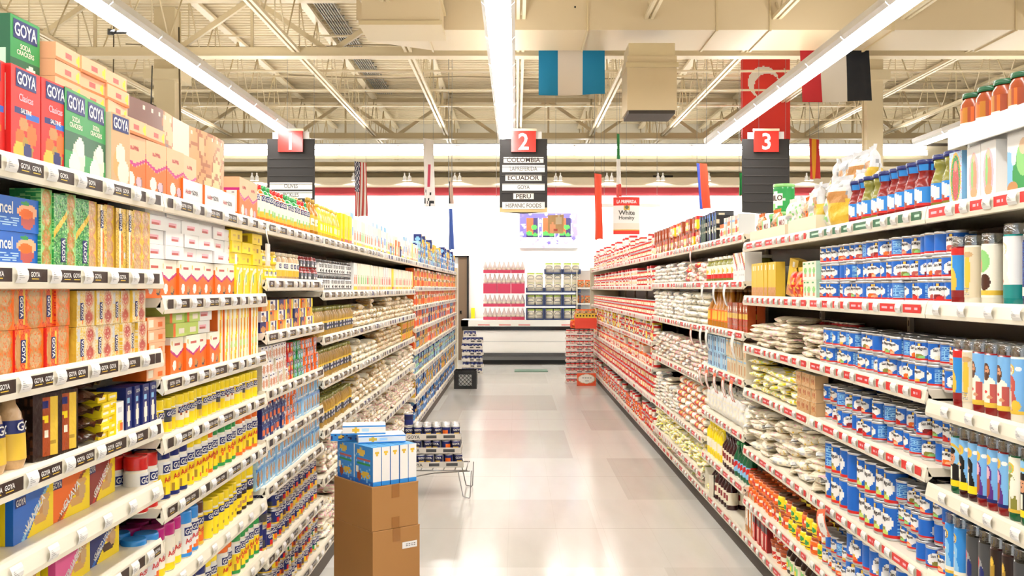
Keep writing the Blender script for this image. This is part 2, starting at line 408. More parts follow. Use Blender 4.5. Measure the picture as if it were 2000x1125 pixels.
b = MB(); b.box(-.03, x1 - x0 + .03, -.03, .73, .0, .05, H('d8c49a'), STEEL); b.box(-.03, x1 - x0 + .03, -.03, .73, .3, .33, H('d8c49a'), STEEL); part('flange', b, r)
for X, Y0, n, lab in ((-2.78, 9.2, 34, 'grey slatted ceiling grille strip running above the joists beside the strip lights'),):
    b = MB()
    for k in range(8):
        b.beam((X - .14 + k * .04, Y0, DECK - .08), (X - .14 + k * .04, Y0 + n * .35, DECK - .08), .012, .03, H('8f8a80'))
    for k in range(n): b.beam((X - .17, Y0 + k * .35, DECK - .06), (X + .17, Y0 + k * .35, DECK - .06), .05, .02, H('8f8a80'))
    tag(link('ceiling_grille', b.mesh('g')), lab, 'grille')
x0, z0 = PX(210, 62, 9.5)
b = MB(); b.tube([(x0, 9.5, z0), (x0 + .05, 9.53, z0)], .03, C['black'], PLAS, 12); b.tube([(x0 + .05, 9.53, z0), (x0 + .14, 9.6, z0 + .02)], .018, C['black'], PLAS, 8)
tag(link('security_camera', b.mesh('sc')), 'small black security camera beside the left strip lights', 'camera')
x0, z0 = PX(290, 210, 14.4)
b = MB(); b.box(x0 - .06, x0 + .06, 14.4, 14.55, z0 - .05, z0 + .05, C['black'], PLAS); b.tube([(x0, 14.5, z0), (x0, 14.55, 4.8)], .01, C['dgrey'], PLAS)
tag(link('speaker', b.mesh('sp')), 'small black hanging speaker above the cookie banner', 'speaker')

# door, wall vent
x0, z1 = PX(897, 503, YW); x1, _ = PX(914, 503, YW)
b = MB(); b.box(x0 - .02, x1, YW - .04, YW, 0, z1, H('6e5a44'), MATT); o = struct('door_1', b)
b = MB(); b.box(x1 - .02, x1 + .02, YW - .06, YW, 0, z1 + .03, C['black'], MATT); b.box(x0 - .3, x1 + .02, YW - .06, YW, z1, z1 + .03, C['black'], MATT); part('door_frame', b, o)
b = MB(); b.box(x0 + .02, x0 + .05, YW - .09, YW - .04, 1.0, 1.06, C['black'], MET); part('door_handle', b, o)
x0, z0 = PX(1276, 356, YW - .12); x1, z1 = PX(1314, 343, YW - .12)
b = MB(); b.box(x0, x1, YW - .13, YW - .08, z0, z1, H('4a4236'), MATT)
for k in range(4): b.box(x0, x1, YW - .14, YW - .125, z0 + k * .035, z0 + k * .035 + .008, H('6a5e4c'), MATT)
tag(link('wall_vent', b.mesh('wv')), 'dark rectangular wall vent above the red band', 'air vent')

# pairs of small spotlights under the valance, washing the wall and the freezer
sh = MB(); sh.lathe([(.02, .1), (.035, .08), (.04, 0)], 12, C['white'], STEEL, cap=False); sh.box(-.012, .012, -.012, .012, .1, .16, C['white'], STEEL)
sl = MB(); sl.lathe([(.034, .012), (.001, .013)][::-1], 12, C['white'], GLOW); sl.box(-.02, .02, -.02, .02, .004, .01, C['white'], GLOW)
sh, sl = sh.mesh('spot_shade'), sl.mesh('spot_bulb'); Ys = YW - .72
for n, x in enumerate((300, 400, 497, 597, 695, 795, 893, 990, 1090, 1190, 1290, 1380, 1480, 1580, 1680, 1780)):
    X, Z = PX(x, 353, Ys)
    r = link('spotlight', None, None, (X, Ys, Z)); tag(r, f'pair of small white spotlights over the freezer wall, {W(n + 1)} from the left', 'spotlight', 'spotlight pairs over the freezer wall')
    for q in (-.05, .05):
        o = link('shade', sh, r, (q, 0, 0)); link('bulb', sl, o)
    ld_ = bpy.data.lights.new('spot', 'AREA'); ld_.shape = 'DISK'; ld_.size = .1; ld_.energy = 17; ld_.color = (1, .98, .95); ld_.spread = 2.6
    lo_ = link('spot_lamp', ld_, r, (0, 0, -.01)); lo_.rotation_euler = (.25, 0, 0)
# ---------------------------------------------------------------- gondola shelving
XL, XR = -1.04, 1.31            # front edges of the shelves
def YL(x): return XL * FPX / (x - 1008)
def YR(x): return XR * FPX / (x - 1008)
LV = ['top', 'second', 'third', 'fourth', 'fifth', 'sixth', 'seventh', 'eighth']
LS0 = [1.822, 1.595, 1.366, 1.16, .98, .81, .6, .155]
LS1 = [1.822, 1.52, 1.28, 1.105, .90, .675, .455, .155]
LS2 = [1.822, 1.585, 1.36, 1.12, .915, .715, .42, .155]
LS3 = [1.822, 1.53, 1.285, 1.05, .78, .52, .155]
LS4 = [1.822, 1.56, 1.36, 1.13, .9, .65, .4, .155]
RS0 = [1.803, 1.50, 1.19, .925, .65, .35, .14]
RSA = [1.803, 1.50, 1.225, .975, .64, .35, .14]
RSB = [1.862, 1.59, 1.29, 1.02, .705, .405, .14]
RSC = [1.862, 1.59, 1.285, .92, .5, .245, .14]
RSD = [1.862, 1.57, 1.27, 1.03, .77, .49, .14]
LSEC = [(.49, LS0), (1.706, LS0), (2.926, LS1), (4.146, LS2), (5.366, LS3), (6.586, LS3), (7.806, LS3), (9.026, LS3), (10.25, LS4), (11.47, LS4), (12.69, LS4), (13.91, LS4), (15.13, LS4), (16.2, LS4)]
RSEC = [(.74, RS0), (1.96, RS0), (3.176, RSA), (4.45, RSA), (5.736, RSB), (7.02, RSC), (8.3, RSC), (9.61, RSD), (10.9, RSD), (12.2, RSD), (13.5, RSD), (14.8, RSD), (16.1, RSD)]
SHC = H('efe6d2')
tg = MB()
for a in range(4):
    z0 = -.017 + a * .0085; f = lambda z: .004 + .006 * (1 - (z / .017) ** 2)
    tg.poly([(f(z0), -.024, z0), (f(z0), .024, z0), (f(z0 + .0085), .024, z0 + .0085), (f(z0 + .0085), -.024, z0 + .0085)], C['white'], PLAS)
for k in range(5): tg.box(.0105, .0107, -.018, -.018 + .004 + .006 * ((k * 7) % 4), -.01 + k * .004, -.0085 + k * .004, C['grey'], CARD, 'xb')
TAGM = tg.mesh('price_tag')
def shelving(side, i, y0, y1, S, lab):
    sx = 1 if side == 'L' else -1; XF = XL if side == 'L' else XR
    r = link('shelving_unit', None, None, (XF, y0, 0)); tag(r, lab, 'shelving', 'shelving sections on the ' + ('left' if side == 'L' else 'right') + ' of the aisle')
    L = y1 - y0
    def bx(mb, a, b_, *q, **k):   # a..b measured inward from the shelf front
        x0, x1 = sorted((-sx * a, -sx * b_)); mb.box(x0, x1, *q, **k)
    b = MB(); bx(b, .47, .53, 0, L, 0, S[0] + .02, H('5e5040'), STEEL)  # dark brown puts the deep shade between shelves into the panel colour
    for k in range(int(L / .025)): pass
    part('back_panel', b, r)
    for y in (.012,):
        b = MB(); bx(b, .45, .47, y - .012, y + .018, .05, S[0], SHC, STEEL)
        for k in range(int(S[0] / .05)): bx(b, .449, .45, y, y + .006, .08 + k * .05, .105 + k * .05, C['black'], MATT)
        part('upright', b, r)
    b = MB(); bx(b, .02, .47, 0, L, 0, S[-1] - .05, H('4a4038') if side == 'R' else H('5a5148'), MATT); part('kick_plate', b, r)
    for li, z in enumerate(S):
        b = MB(); bx(b, .006, .47, .002, L - .002, z - .028, z, SHC, STEEL)
        o = part('shelf', b, r)
        b = MB(); i0 = len(b.v)
        prof = [(-.004, .008), (.0, -.002), (.006, -.034), (.004, -.046), (-.006, -.048)]
        for a, zz in prof: b.v += [(sx * a, .002, z + zz), (sx * a, L - .002, z + zz)]
        for k in range(4):
            q = (i0 + 2 * k, i0 + 2 * k + 1, i0 + 2 * k + 3, i0 + 2 * k + 2); b.face(q if sx < 0 else q[::-1], SHC, STEEL)
        b.poly([(-sx * .02, .002, z - .03), (sx * .0, .002, z), (sx * .006, .002, z - .034), (sx * 0, .002, z - .048)], SHC, STEEL)
        part('price_rail', b, o)
        # coloured paper strip and price tags in the rail
        plain = (side == 'L' and S is LS0 and li == 4) or (side == 'R' and S is RS0 and li > 0) or (side == 'L' and S is LS1 and li in (5, 6))
        rnd = random.Random(i * 100 + li + (0 if side == 'L' else 5000))
        cs = ['red'] if side == 'R' else ['dbrown']
        if side == 'R' and S is RSA and li == 0 and i == 2: cs = ['dgreen']
        if side == 'L' and i > 4: cs = ['navy', 'lgrey', 'dbrown']
        b = MB()
        def S_(t, zz, off): return (sx * (.0065 + off), sx * t, z - .018 + zz)
        y = .03; tags = []
        far = y0 > 7.2
        while y < L - .06:
            if not plain:
                wd = rnd.uniform(.04, .15) if side == 'L' else rnd.choice([.035, .05, .15, .08]); wd = min(wd, L - y - .03)
                c = C[rnd.choice(cs)]; t0, t1 = sorted((sx * y, sx * (y + wd)))
                b.panel(S_, t0, t1, -.014, .014, 1, 1, lambda u, v: c)
                if wd > .06 and not far:
                    if side == 'L':
                        nlog = int(wd / .05)
                        for k in range(nlog):
                            cy = sx * (y + .025 + k * .05 + .01)
                            b.text(S_, 'GOYA', cy, 0.002, .011, C['white'], off=.0008)
                            b.panel(S_, cy - .016, cy + .016, -.0085, -.0065, 1, 1, lambda u, v: C['gold'], off=.0008)
                    elif cs[0] == 'red':
                        b.panel(S_, t0 + .02, t1 - .025, -.004, .004, 4, 1, lambda u, v: C['lpink'] if int(u * 4) != 2 else C['red'], off=.0008)
                    else:
                        b.panel(S_, t0 + .03, t1 - .01, -.004, .004, 4, 1, lambda u, v: C['mint'], off=.0008)
                y += wd + .006
            else: y += rnd.uniform(.08, .12)
            if y < L - .08:
                if far: b.panel(S_, *sorted((sx * y, sx * (y + .05))), -.017, .017, 1, 1, lambda u, v: C['white'], off=.004)
                else: tags.append(y + .026)
                y += .056
        if b.f: part('rail_lettering', b, o)
        for t in tags: link('price_tag', TAGM, o, (sx * .004, t, z - .018), 0 if sx > 0 else math.pi)
    return r
LLAB = {0: 'left shelving section beside the camera, outside most of the view', 1: 'left shelving section holding soda crackers, cookie packs and wafers', 2: 'left shelving section of orange cartons above yellow shakers',
        3: 'left shelving section of small jars, boxed fillings and canned beans', 4: 'left shelving section with brown bottles behind the cardboard boxes'}
RLAB = {0: 'right shelving section beside the camera, outside most of the view', 1: 'right shelving section of tall glass candles', 2: 'right shelving section of red sauce bottles and nearer blue cans', 3: 'right shelving section of snack bags and bean bags beside blue cans', 4: 'right shelving section with orange bottles and sugar bags', 5: 'right shelving section with big white rice bags', 6: 'right shelving section with stacked bean bags'}
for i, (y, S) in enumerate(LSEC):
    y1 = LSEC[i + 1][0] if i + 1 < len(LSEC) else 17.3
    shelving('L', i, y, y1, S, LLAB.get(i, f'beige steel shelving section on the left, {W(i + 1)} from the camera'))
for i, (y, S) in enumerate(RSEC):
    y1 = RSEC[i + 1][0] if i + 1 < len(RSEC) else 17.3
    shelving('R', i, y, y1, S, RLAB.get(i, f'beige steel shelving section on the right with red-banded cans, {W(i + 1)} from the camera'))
for s, X, lab in ((1, XL, 'left'), (-1, XR, 'right')):
    b = MB(); x0, x1 = sorted((X + s * .02, X - s * .55)); b.box(x0, x1, 17.31, 17.37, 0, 1.9, H('d8ccb0'), STEEL)
    tag(link('end_panel', b.mesh('ep')), f'beige steel end panel closing the far end of the {lab} shelving', 'panel')
# ---------------------------------------------------------------- product kinds
KIND = {}     # key -> dict(name, cat, parts=[(partname, MB)], w, d, h)
def reg(key, name, cat, parts, w, d, h, label=None): KIND[key] = dict(name=name, cat=cat, parts=parts, w=w, d=d, h=h, me=None, one=None); return key
def SF(d):   return lambda t, z, o: (d / 2 + o, t, z)
def SA(w):   return lambda t, z, o: (t, -w / 2 - o, z)
def SB(w):   return lambda t, z, o: (-t, w / 2 + o, z)
def ST(h):   return lambda t, z, o: (-z, t, h + o)
def SC(r):   return lambda t, z, o: ((r + o) * math.cos(t / r), (r + o) * math.sin(t / r), z)
def kbox(key, w, d, h, front, side=None, top='white', texts=(), nu=26, nv=30, mat=CARD, name='carton', cat='box', logo=None, bev=0):
    b = MB(); fn = front if callable(front) else pt(front); sd = side if callable(side) else pt(side or 'white')
    b.box(-d / 2, d / 2, -w / 2, w / 2, 0, h, C[top], mat, 'Xy' + 'Y')
    b.panel(SF(d), -w / 2, w / 2, 0, h, nu, nv, fn, mat)
    b.panel(SA(w), -d / 2, d / 2, 0, h, 6, nv, sd, mat); b.panel(SB(w), -d / 2, d / 2, 0, h, 6, nv, sd, mat)
    for t in texts:   # (face, text, cx, cz, height, colour, rot, maxw) in fractions of the face
        S_, fw = dict(F=(SF(d), w), A=(SA(w), d), B=(SB(w), d))[t[0]]
        b.text(S_, t[1], t[2] * fw, t[3] * h, t[4] * h, C[t[5]], t[6] if len(t) > 6 else 0, mat, maxw=(t[7] * fw if len(t) > 7 else None))
    if logo:          # (cx, cz, width) on front; 's' too for the side
        b.logo(SF(d), logo[0] * w, logo[1] * h, logo[2] * w, logo[3] if len(logo) > 3 else 0)
    return reg(key, name, cat, [('b', b)], w, d, h)
def prof_can(r, h): return [(r * .94, 0), (r, .002), (r, .006), (r * .975, .008), (r * .975, h - .008), (r, h - .006), (r, h - .001), (r * .96, h), (r * .93, h - .003)]
def kcan(key, r, h, paint, texts=(), seg=28, rows=10, cat='can', name='food_can', lowtop='silver'):
    body = MB(); body.lathe(prof_can(r, h), seg, C['silver'], MET)
    lab = MB(); i = 0
    zs = [(r * .985, .009 + (h - .018) * k / rows) for k in range(rows + 1)]
    lab.lathe(zs, seg, lambda u, v: paint(u, (v * (h - .009) - .009) / (h - .018)) if v < 1 else paint(u, 1), CARD, cap=False)
    for t in texts:   # text, cx(m), cz frac, height m, colour
        lab.text(SC(r * .985), t[0], t[1], t[2] * h, t[3], C[t[4]], t[5] if len(t) > 5 else 0, CARD, off=.0006, maxw=t[6] if len(t) > 6 else None)
    return reg(key, name, cat, [('b', body), ('label', lab)], 2 * r, 2 * r, h)
def klathe(key, prof, bodyfn, cap=None, capcol='white', seg=24, mat=PLAS, name='bottle', cat='bottle', label=None, texts=(), logo=None, sub=6, capmat=PLAS, capname='cap', logo_rot=0, extra=None):
    sub = max(sub, 9)
    # prof: body profile; label=(z0,z1,paintfn); cap=[(r,z)..]
    b = MB(); r0 = max(p[0] for p in prof); b.lathe(prof, seg, bodyfn, mat)
    parts = [('b', b)]
    if label:
        z0, z1, fn = label; l = MB()
        def rad(z):
            for (ra, za), (rb, zb) in zip(prof, prof[1:]):
                if za <= z <= zb and zb > za: return ra + (rb - ra) * (z - za) / (zb - za)
            return r0
        zs = [(rad(z0 + (z1 - z0) * k / sub) + .0006, z0 + (z1 - z0) * k / sub) for k in range(sub + 1)]
        l.lathe(zs, seg, lambda u, v: fn(u, max(0, (v * z1 - z0) / (z1 - z0))), CARD, cap=False)
        rl = rad((z0 + z1) / 2) + .0006
        for t in texts: l.text(SC(rl), t[0], t[1], t[2], t[3], C[t[4]], t[5] if len(t) > 5 else 0, CARD, off=.0008, maxw=t[6] if len(t) > 6 else None)
        if logo: l.logo(SC(rl), logo[0], logo[1], logo[2], logo_rot, off=.0007, bg=logo[3] if len(logo) > 3 else 'navy', fg=logo[4] if len(logo) > 4 else 'white')
        parts.append(('label', l))
    if cap:
        c = MB(); c.lathe(cap, seg, C[capcol], capmat); parts.append((capname, c))
    if extra: parts += extra
    h = max(p[1] for p in (cap or prof))
    return reg(key, name, cat, parts, 2 * r0, 2 * r0, h)
def sg(v, e): return math.copysign(abs(v) ** e, v)
def kbag(key, w, d, h, fn, seed=0, name='bag', cat='bag', e=.55, nz=10, na=20, amp=.10, fin=.018, standing=False, logo=None, texts=(), mat=FOIL, finc=None):
    rn = random.Random(seed); b = MB(); i = len(b.v)
    ph = [rn.uniform(0, 6.3) for _ in range(8)]
    # pillow: thick in the middle, pinched to a seam at two ends (along y when lying, along z when standing)
    A, B_, T = (w, h, d) if standing else (d, w, h)    # A across seam, B seam-to-seam, T thickness
    nB = nz + 2
    for k in range(nB + 1):
        s = -1 + 2 * k / nB; pin = (1 - abs(s) ** 2.6) ** .55 if abs(s) < 1 else 0
        for j in range(na):
            a = 2 * math.pi * j / na
            x = A / 2 * sg(math.cos(a), .6) * (.93 + .07 * pin) * (1 + amp * .5 * math.sin(3 * s + ph[0] + 2 * a))
            t = T / 2 * sg(math.sin(a), .75) * max(pin, .06) * (1 + amp * math.sin(5 * s + ph[1] + a) + amp * math.sin(9 * s + 3 * a + ph[2]))
            if standing: p = (t, x, h / 2 + s * h / 2 + amp * .2 * h * math.sin(2 * a + ph[3]) * pin * .3)
            else: p = (x, s * w / 2 * (1 + .05 * math.sin(a * 2 + ph[4])), T / 2 + t + .0)
            b.v.append(p)
    for k in range(nB):
        for j in range(na):
            j2 = (j + 1) % na; c = fn((j + .5) / na, (k + .5) / nB)
            q = (i + k * na + j, i + k * na + j2, i + (k + 1) * na + j2, i + (k + 1) * na + j)
            b.face(q if not standing else q[::-1], c, mat, True)
    fc = C[finc] if finc else fn(.25, .95)
    if fin:
        if standing:
            for zz, s in ((h, 1),):
                n = 8; i = len(b.v)
                for j in range(n + 1):
                    y = -w * .47 + w * .94 * j / n; o = .004 * math.sin(j * 2.3 + ph[5])
                    b.v += [(o, y, zz - .004), (o * 2, y, zz + fin + .003 * math.sin(j * 3 + ph[6]))]
                for j in range(n): b.face((i + 2 * j, i + 2 * j + 2, i + 2 * j + 3, i + 2 * j + 1), fc, mat, True)
        else:
            for s in (-1, 1):
                n = 6; i = len(b.v)
                for j in range(n + 1):
                    x = -d * .44 + d * .88 * j / n; o = .004 * math.sin(j * 2.3 + ph[5])
                    b.v += [(x, s * w / 2 * .985, T / 2 + o), (x, s * (w / 2 + fin), T / 2 + o * 2)]
                for j in range(n): b.face((i + 2 * j, i + 2 * j + 2, i + 2 * j + 3, i + 2 * j + 1), fc, mat, True)
    if logo and standing: b.logo(lambda t, z, o: (d * .5 + o, t, z), logo[0] * w, logo[1] * h, logo[2] * w)
    for t in texts:
        b.text(lambda q, z, o: (d * .52 + o, q, z), t[0], t[1] * w, t[2] * h, t[3] * h, C[t[4]], 0, CARD, maxw=w * .8)
    return reg(key, name, cat, [('b', b)], w, d, h)

REC = []
SKIP = set()
def meshes(k):
    K = KIND[k]
    if K['me'] is None: K['me'] = [(n if n != 'b' else K['name'], b.mesh(k + '_' + n)) for n, b in K['parts']]
    return K['me']
def onemesh(k):
    K = KIND[k]
    if K['one'] is None:
        if len(K['parts']) == 1: K['one'] = meshes(k)[0][1]
        else:
            m = MB()
            for n, b in K['parts']: m.add(b)
            K['one'] = m.mesh(k + '_one')
    return K['one']
def put(k, x, y, z, rz, label, group=None, near=True, name=None, rx=0, ry=0, cat=None):
    K = KIND[k]
    if near:
        ms = meshes(k); o = link(name or K['name'], ms[0][1], None, (x, y, z), rz, rx, ry)
        for n, me in ms[1:]: link(n, me, o)
    else: o = link(name or K['name'], onemesh(k), None, (x, y, z), rz, rx, ry)
    tag(o, label, cat or K['cat'], group); return o
def run(side, a, b_, li, S, kinds, st=1, nd=1, desc='', gap=.003, jx=.012, jr=.045, back=.018, dz=None, spin=False, px=True, end='near end', lay=0, rz0=0, dmul=1.0, zoff=0):
    """a row of products along a shelf: a, b_ are picture x (px) or depths; st = stack height, nd = rows deep"""
    XF = XL if side == 'L' else XR; sx = 1 if side == 'L' else -1
    if px: ya, yb = (XF * FPX / (q - 1008) for q in (a, b_))
    else: ya, yb = a, b_
    if ya > yb: ya, yb = yb, ya
    z = S[li]; kinds = kinds if isinstance(kinds, (list, tuple)) else [kinds]
    if len(kinds) > 1 and kinds[0][:2] in ('lb', 'lp', 'px', 'rb'): kinds = [random.choice(list(kinds)) for _ in range(97)]
    if dz == .03: dz = .037; st = [max(2, round(q * .8)) for q in (st if isinstance(st, list) else [st])]
    base = 0 if side == 'L' else math.pi
    y = ya; n = 0; sname = f'{"left" if side == "L" else "right"} {LV[li] if li < len(S) - 1 else "bottom"} shelf'
    while True:
        K = KIND[kinds[n % len(kinds)]]; wd = K['w'] + gap
        if y + wd > yb + wd * .35 or n > 400: break
        s_n = st if isinstance(st, int) else random.choice(st)
        for dd in range(nd):
            zz = z + .0005 + zoff; top = s_n - (1 if dd and s_n > 1 and R() < .15 else 0)
            for s in range(top):
                kk = kinds[(n + (dd + s if 2 < len(kinds) < 90 else 0)) % len(kinds)] if spin != 'col' else kinds[n % len(kinds)]
                Kk = KIND[kk]
                ox = back + Kk['d'] / 2 + dd * (Kk['d'] + .006) * dmul + random.uniform(0, jx)
                if ox + Kk['d'] / 2 > .46 and dd: continue
                rz = base + rz0 + random.uniform(-jr, jr)
                if spin is True or spin == 'col': rz = base + random.choice([0, 0, 0, .5, -.5, 1.4, -1.3, 2.6, .9])
                X = XF - sx * ox; Y = y + wd / 2
                a_ = f'{desc}, {W(n + 1)} from {end}'; l_ = (', bottom' if s == 0 else (', top' if s == top - 1 else ', ' + W(s + 1))) + ' layer' if s_n > 1 else ''
                r_ = (', front' if dd == 0 else (', behind' if dd == 1 else ', back') ) if nd > 1 else ''
                lab = a_ + l_ + r_ + ', ' + sname
                if len(lab.split()) > 16: lab = lab.replace(' from near end', ' along').replace(' from far end', ' along')
                if len(lab.split()) > 16: lab = lab.replace(' layer', '')
                REC.append((Kk['h'] / Y * (1 if dd == 0 else (.35 if s == top - 1 else .1)), kk, X, Y, zz, rz, lab, f'{desc} on {sname}', Y < 8.5 and dd == 0))
                zz += dz or Kk['h'] + .0008
        y += wd; n += 1
def flush_far():
    byn = {}
    for q in REC: byn.setdefault(KIND[q[1]]['name'], []).append(q)
    for nm, L in byn.items():
        L.sort(key=lambda q: -q[0]); keep = L[:(150 if nm == 'food_can' else 298)] if len(L) > (150 if nm == 'food_can' else 320) else L; rest = L[len(keep):]
        for q in keep: put(q[1], q[2], q[3], q[4], q[5], q[6], q[7], near=q[8])
        if rest:
            m = MB(); cache = {}
            for q in rest:
                if q[1] not in cache:
                    cache[q[1]] = MB()
                    for n, b in KIND[q[1]]['parts']: cache[q[1]].add(b)
                m.add(cache[q[1]], (q[2], q[3], q[4]), q[5])
            o = link(nm, m.mesh('rest_' + nm)); tag(o, f'many further {nm.replace("_", " ")}s, small or half hidden, deeper and farther along the shelves', KIND[rest[0][1]]['cat'], kind='stuff')

# ---- cookie side cartons
cr = ('e', .5, .22, .34, .2, 'peach')
soda = pt('green', ('r', .0, .28, 1, .5, 'dgreen'), ('e', .62, .2, .3, .22, 'cream'), ('e', .45, .12, .25, .14, 'ivory'), ('e', .7, .34, .2, .12, 'ivory'), ('t', .2, .46, .8, .5, 'white', 3))
kbox('soda', .13, .065, .20, soda, pt('dgreen', ('r', .2, .1, .8, .6, 'mint')), 'green', [('F', 'SODA', 0, .66, .065, 'ivory', 0, .6), ('F', 'CRACKERS', 0, .585, .06, 'ivory', 0, .8)], logo=(0, .85, .82))
salt = pt('red', ('e', .3, .25, .16, .1, 'orange'), ('e', .55, .15, .2, .12, 'dgold'), ('e', .7, .3, .18, .12, 'orange'), ('e', .42, .4, .16, .08, 'cookie'), ('e', .28, .1, .2, .1, 'gold'), ('r', .1, .5, .5, .58, 'navy'), ('r', .5, .47, .95, .53, 'blue'), ('e', .55, .12, .14, .09, 'navy'))
kbox('saltine', .132, .068, .20, salt, pt('red', ('r', .2, .3, .8, .9, 'cream'), ('t', .25, .35, .75, .85, 'grey', 12)), 'red', [('F', 'Clasicas', 0, .68, .08, 'lpink', 0, .75), ('F', 'SALTINE', 0, .54, .05, 'white', 0, .6)], logo=(0, .88, .7))
tanb = pt('tan', ('e', .4, .3, .3, .2, 'wafer'), ('e', .65, .2, .3, .18, 'cream'), ('e', .5, .45, .25, .14, 'cream'))
kbox('tanbox', .115, .06, .19, tanb, 'beige', 'tan', logo=(.0, .87, .85))
marF = pt('peach', ('Z', .42, .14, 'orange', 1), ('z', .46, .14, .03, 'magenta', 1), ('e', .35, .2, .16, .13, 'ivory'), ('e', .7, .16, .15, .12, 'dgrey'), ('e', .7, .18, .12, .1, 'lpink'), ('t', .3, .72, .7, .8, 'rose', 3))
kbox('maria', .15, .06, .155, marF, pt('orange', ('r', .2, .15, .8, .7, 'white'), ('t', .25, .2, .75, .65, 'grey', 10), ('r', 0, .72, 1, 1, 'peach'), ('r', 0, .68, 1, .73, 'magenta')), 'peach', logo=None, texts=[('F', 'GOYA', .05, .78, .07, 'rose', 0, .4)], name='cookie_carton')
flatF = pt('peach', ('r', .0, 0, 1, .12, 'orange'), ('r', .35, .35, .65, .6, 'rose'), ('e', .88, .5, .05, .3, 'yellow'))
kbox('mariaflat', .15, .15, .042, flatF, pt('peach', ('r', .1, .2, .4, .8, 'beige')), 'peach', nu=16, nv=6, name='cookie_carton')
whF = pt('white', ('r', .3, .3, .72, .62, 'lpink'), ('r', .33, .35, .69, .55, 'rose'))
kbox('whiteflat', .155, .13, .042, whF, pt('white', ('r', .2, .15, .6, .85, 'lgrey'), ('r', .0, 0, .15, 1, 'dred')), 'white', nu=16, nv=6, name='cookie_carton')
orF = pt('ivory', ('Z', .42, .2, 'orange', 1), ('z', .45, .2, .035, 'magenta', 1), ('e', .3, .24, .13, .14, 'white'), ('e', .72, .18, .12, .12, 'dgrey'), ('e', .7, .22, .1, .1, 'cookie'), ('r', .3, .76, .75, .84, 'rose'), ('e', .12, .84, .05, .06, 'gold'))
kbox('orzig', .13, .07, .115, orF, pt('orange', ('r', .2, .1, .75, .75, 'white'), ('t', .25, .15, .7, .7, 'grey', 9), ('r', 0, .8, 1, 1, 'ivory')), 'ivory', name='cookie_carton')
orW = pt('white', ('r', .1, .3, .9, .7, 'white'), ('t', .3, .42, .7, .6, 'grey', 2))
kbox('whitecase', .20, .12, .075, orW, pt('orange', ('r', .1, .1, .7, .9, 'white')), 'white', texts=[('F', 'GOYA', .1, .5, .22, 'dgrey', 0, .3), ('F', 'Adobo', -.25, .5, .2, 'rose', 0, .3)])
kbox('pinkcase', .15, .1, .12, pt('lpink', ('Z', .3, .2, 'orange', 1), ('r', .3, .6, .7, .7, 'rose')), pt('orange', ('r', .2, .1, .8, .7, 'white')), 'lpink', texts=[('F', 'GOYA', 0, .75, .1, 'rose', 0, .4)])
yeF = pt('yellow', ('e', .9, .1, .75, .8, 'ivory'), ('e', .95, .05, .68, .72, 'yellow'), ('e', .55, .55, .1, .22, 'white'), ('e', .55, .55, .06, .16, 'green'), ('r', .1, .82, .5, .9, 'ivory'), ('r', .05, .1, .12, .5, 'orange'))
kbox('yezig', .1, .06, .12, yeF, pt('yellow', ('t', .2, .3, .8, .8, 'dgold', 8)), 'yellow', name='cookie_carton')
kbox('yeflat', .15, .11, .042, pt('yellow', ('r', .55, .3, .75, .7, 'dgold'), ('r', .15, .35, .4, .6, 'gold')), pt('yellow', ('r', .1, .2, .9, .8, 'dgold')), 'yellow', nu=12, nv=5, name='cookie_carton')
kbox('limeflat', .13, .1, .042, pt('lime', ('r', .4, .3, .85, .62, 'ivory'), ('r', 0, 0, .2, 1, 'orange')), 'lime', 'lime', nu=12, nv=5, name='cookie_carton')
kbox('peachflat', .14, .1, .036, pt('peach', ('r', .55, .3, .85, .7, 'orange'), ('r', .1, .2, .3, .8, 'cream')), 'orange', 'peach', nu=12, nv=5, name='cookie_carton')
kbox('tallyel', .06, .05, .19, pt('ivory', ('d', .5, 2.6, .5, 'yellow'), ('d', .5, 2.6, .12, 'orange'), ('e', .4, .3, .25, .08, 'lime')), 'orange', 'ivory', nu=8, nv=16, name='cookie_carton')
# guava paste boxes
anc = pt('blue', ('e', .78, .62, .2, .22, 'peach'), ('e', .78, .35, .13, .26, 'rose'), ('e', .76, .55, .13, .15, 'orange'), ('e', .74, .86, .08, .06, 'green'), ('t', .22, .12, .6, .42, 'pblue', 5), ('r', .2, .0, .215, .46, 'pblue'))
kbox('ancel', .225, .13, .074, anc, pt('navy', ('r', .1, .2, .9, .8, 'blue')), 'blue', [('F', 'Ancel', -.18, .68, .36, 'white', 0, .5), ('B', 'Ancel', 0, .5, .3, 'white', 0, .8), ('A', 'Ancel', 0, .5, .3, 'white', 0, .8)], name='guava_paste_box')
# cookie packs
def cook(n, cc, wc, rim=None):
    L = [('e', .5, (k + .5) / n, .42, .52 / n, cc) for k in range(n)] + [('e', .5, (k + .5) / n, .3, .36 / n, rim or cc) for k in range(n)]
    L += [('r', .1, (k) / n - .008, .9, k / n + .008, 'brown') for k in range(1, n)]
    return pt(wc, *L, ('n', C[wc], .12, 0, 1))
kbox('cgreen', .055, .07, .178, cook(4, 'dgold', 'lgreen', 'cookie'), pt('green', ('n', C['lgreen'], .35, 0, 1)), 'green', mat=FOIL, name='cookie_pack', cat='cookies', nu=22, nv=60)
kbox('cgreenw', .07, .06, .172, pt('green', ('n', C['lgreen'], .3, 0, 1), ('n', C['dgreen'], .2, 0, 1), ('d', .6, .3, .05, 'gold')), pt('green', ('n', C['lgreen'], .3, 0, 1)), 'green', mat=FOIL, name='cookie_pack', cat='cookies', logo=(.18, .25, .8, math.pi / 2), nu=22, nv=60)
kbox('cgold', .06, .06, .172, cook(4, 'skin', 'gold', 'tan'), pt('gold', ('n', C['dgold'], .4, 0, 1), ('r', .3, 0, .6, .7, 'brown')), 'gold', mat=FOIL, name='cookie_pack', cat='cookies', nu=22, nv=60)
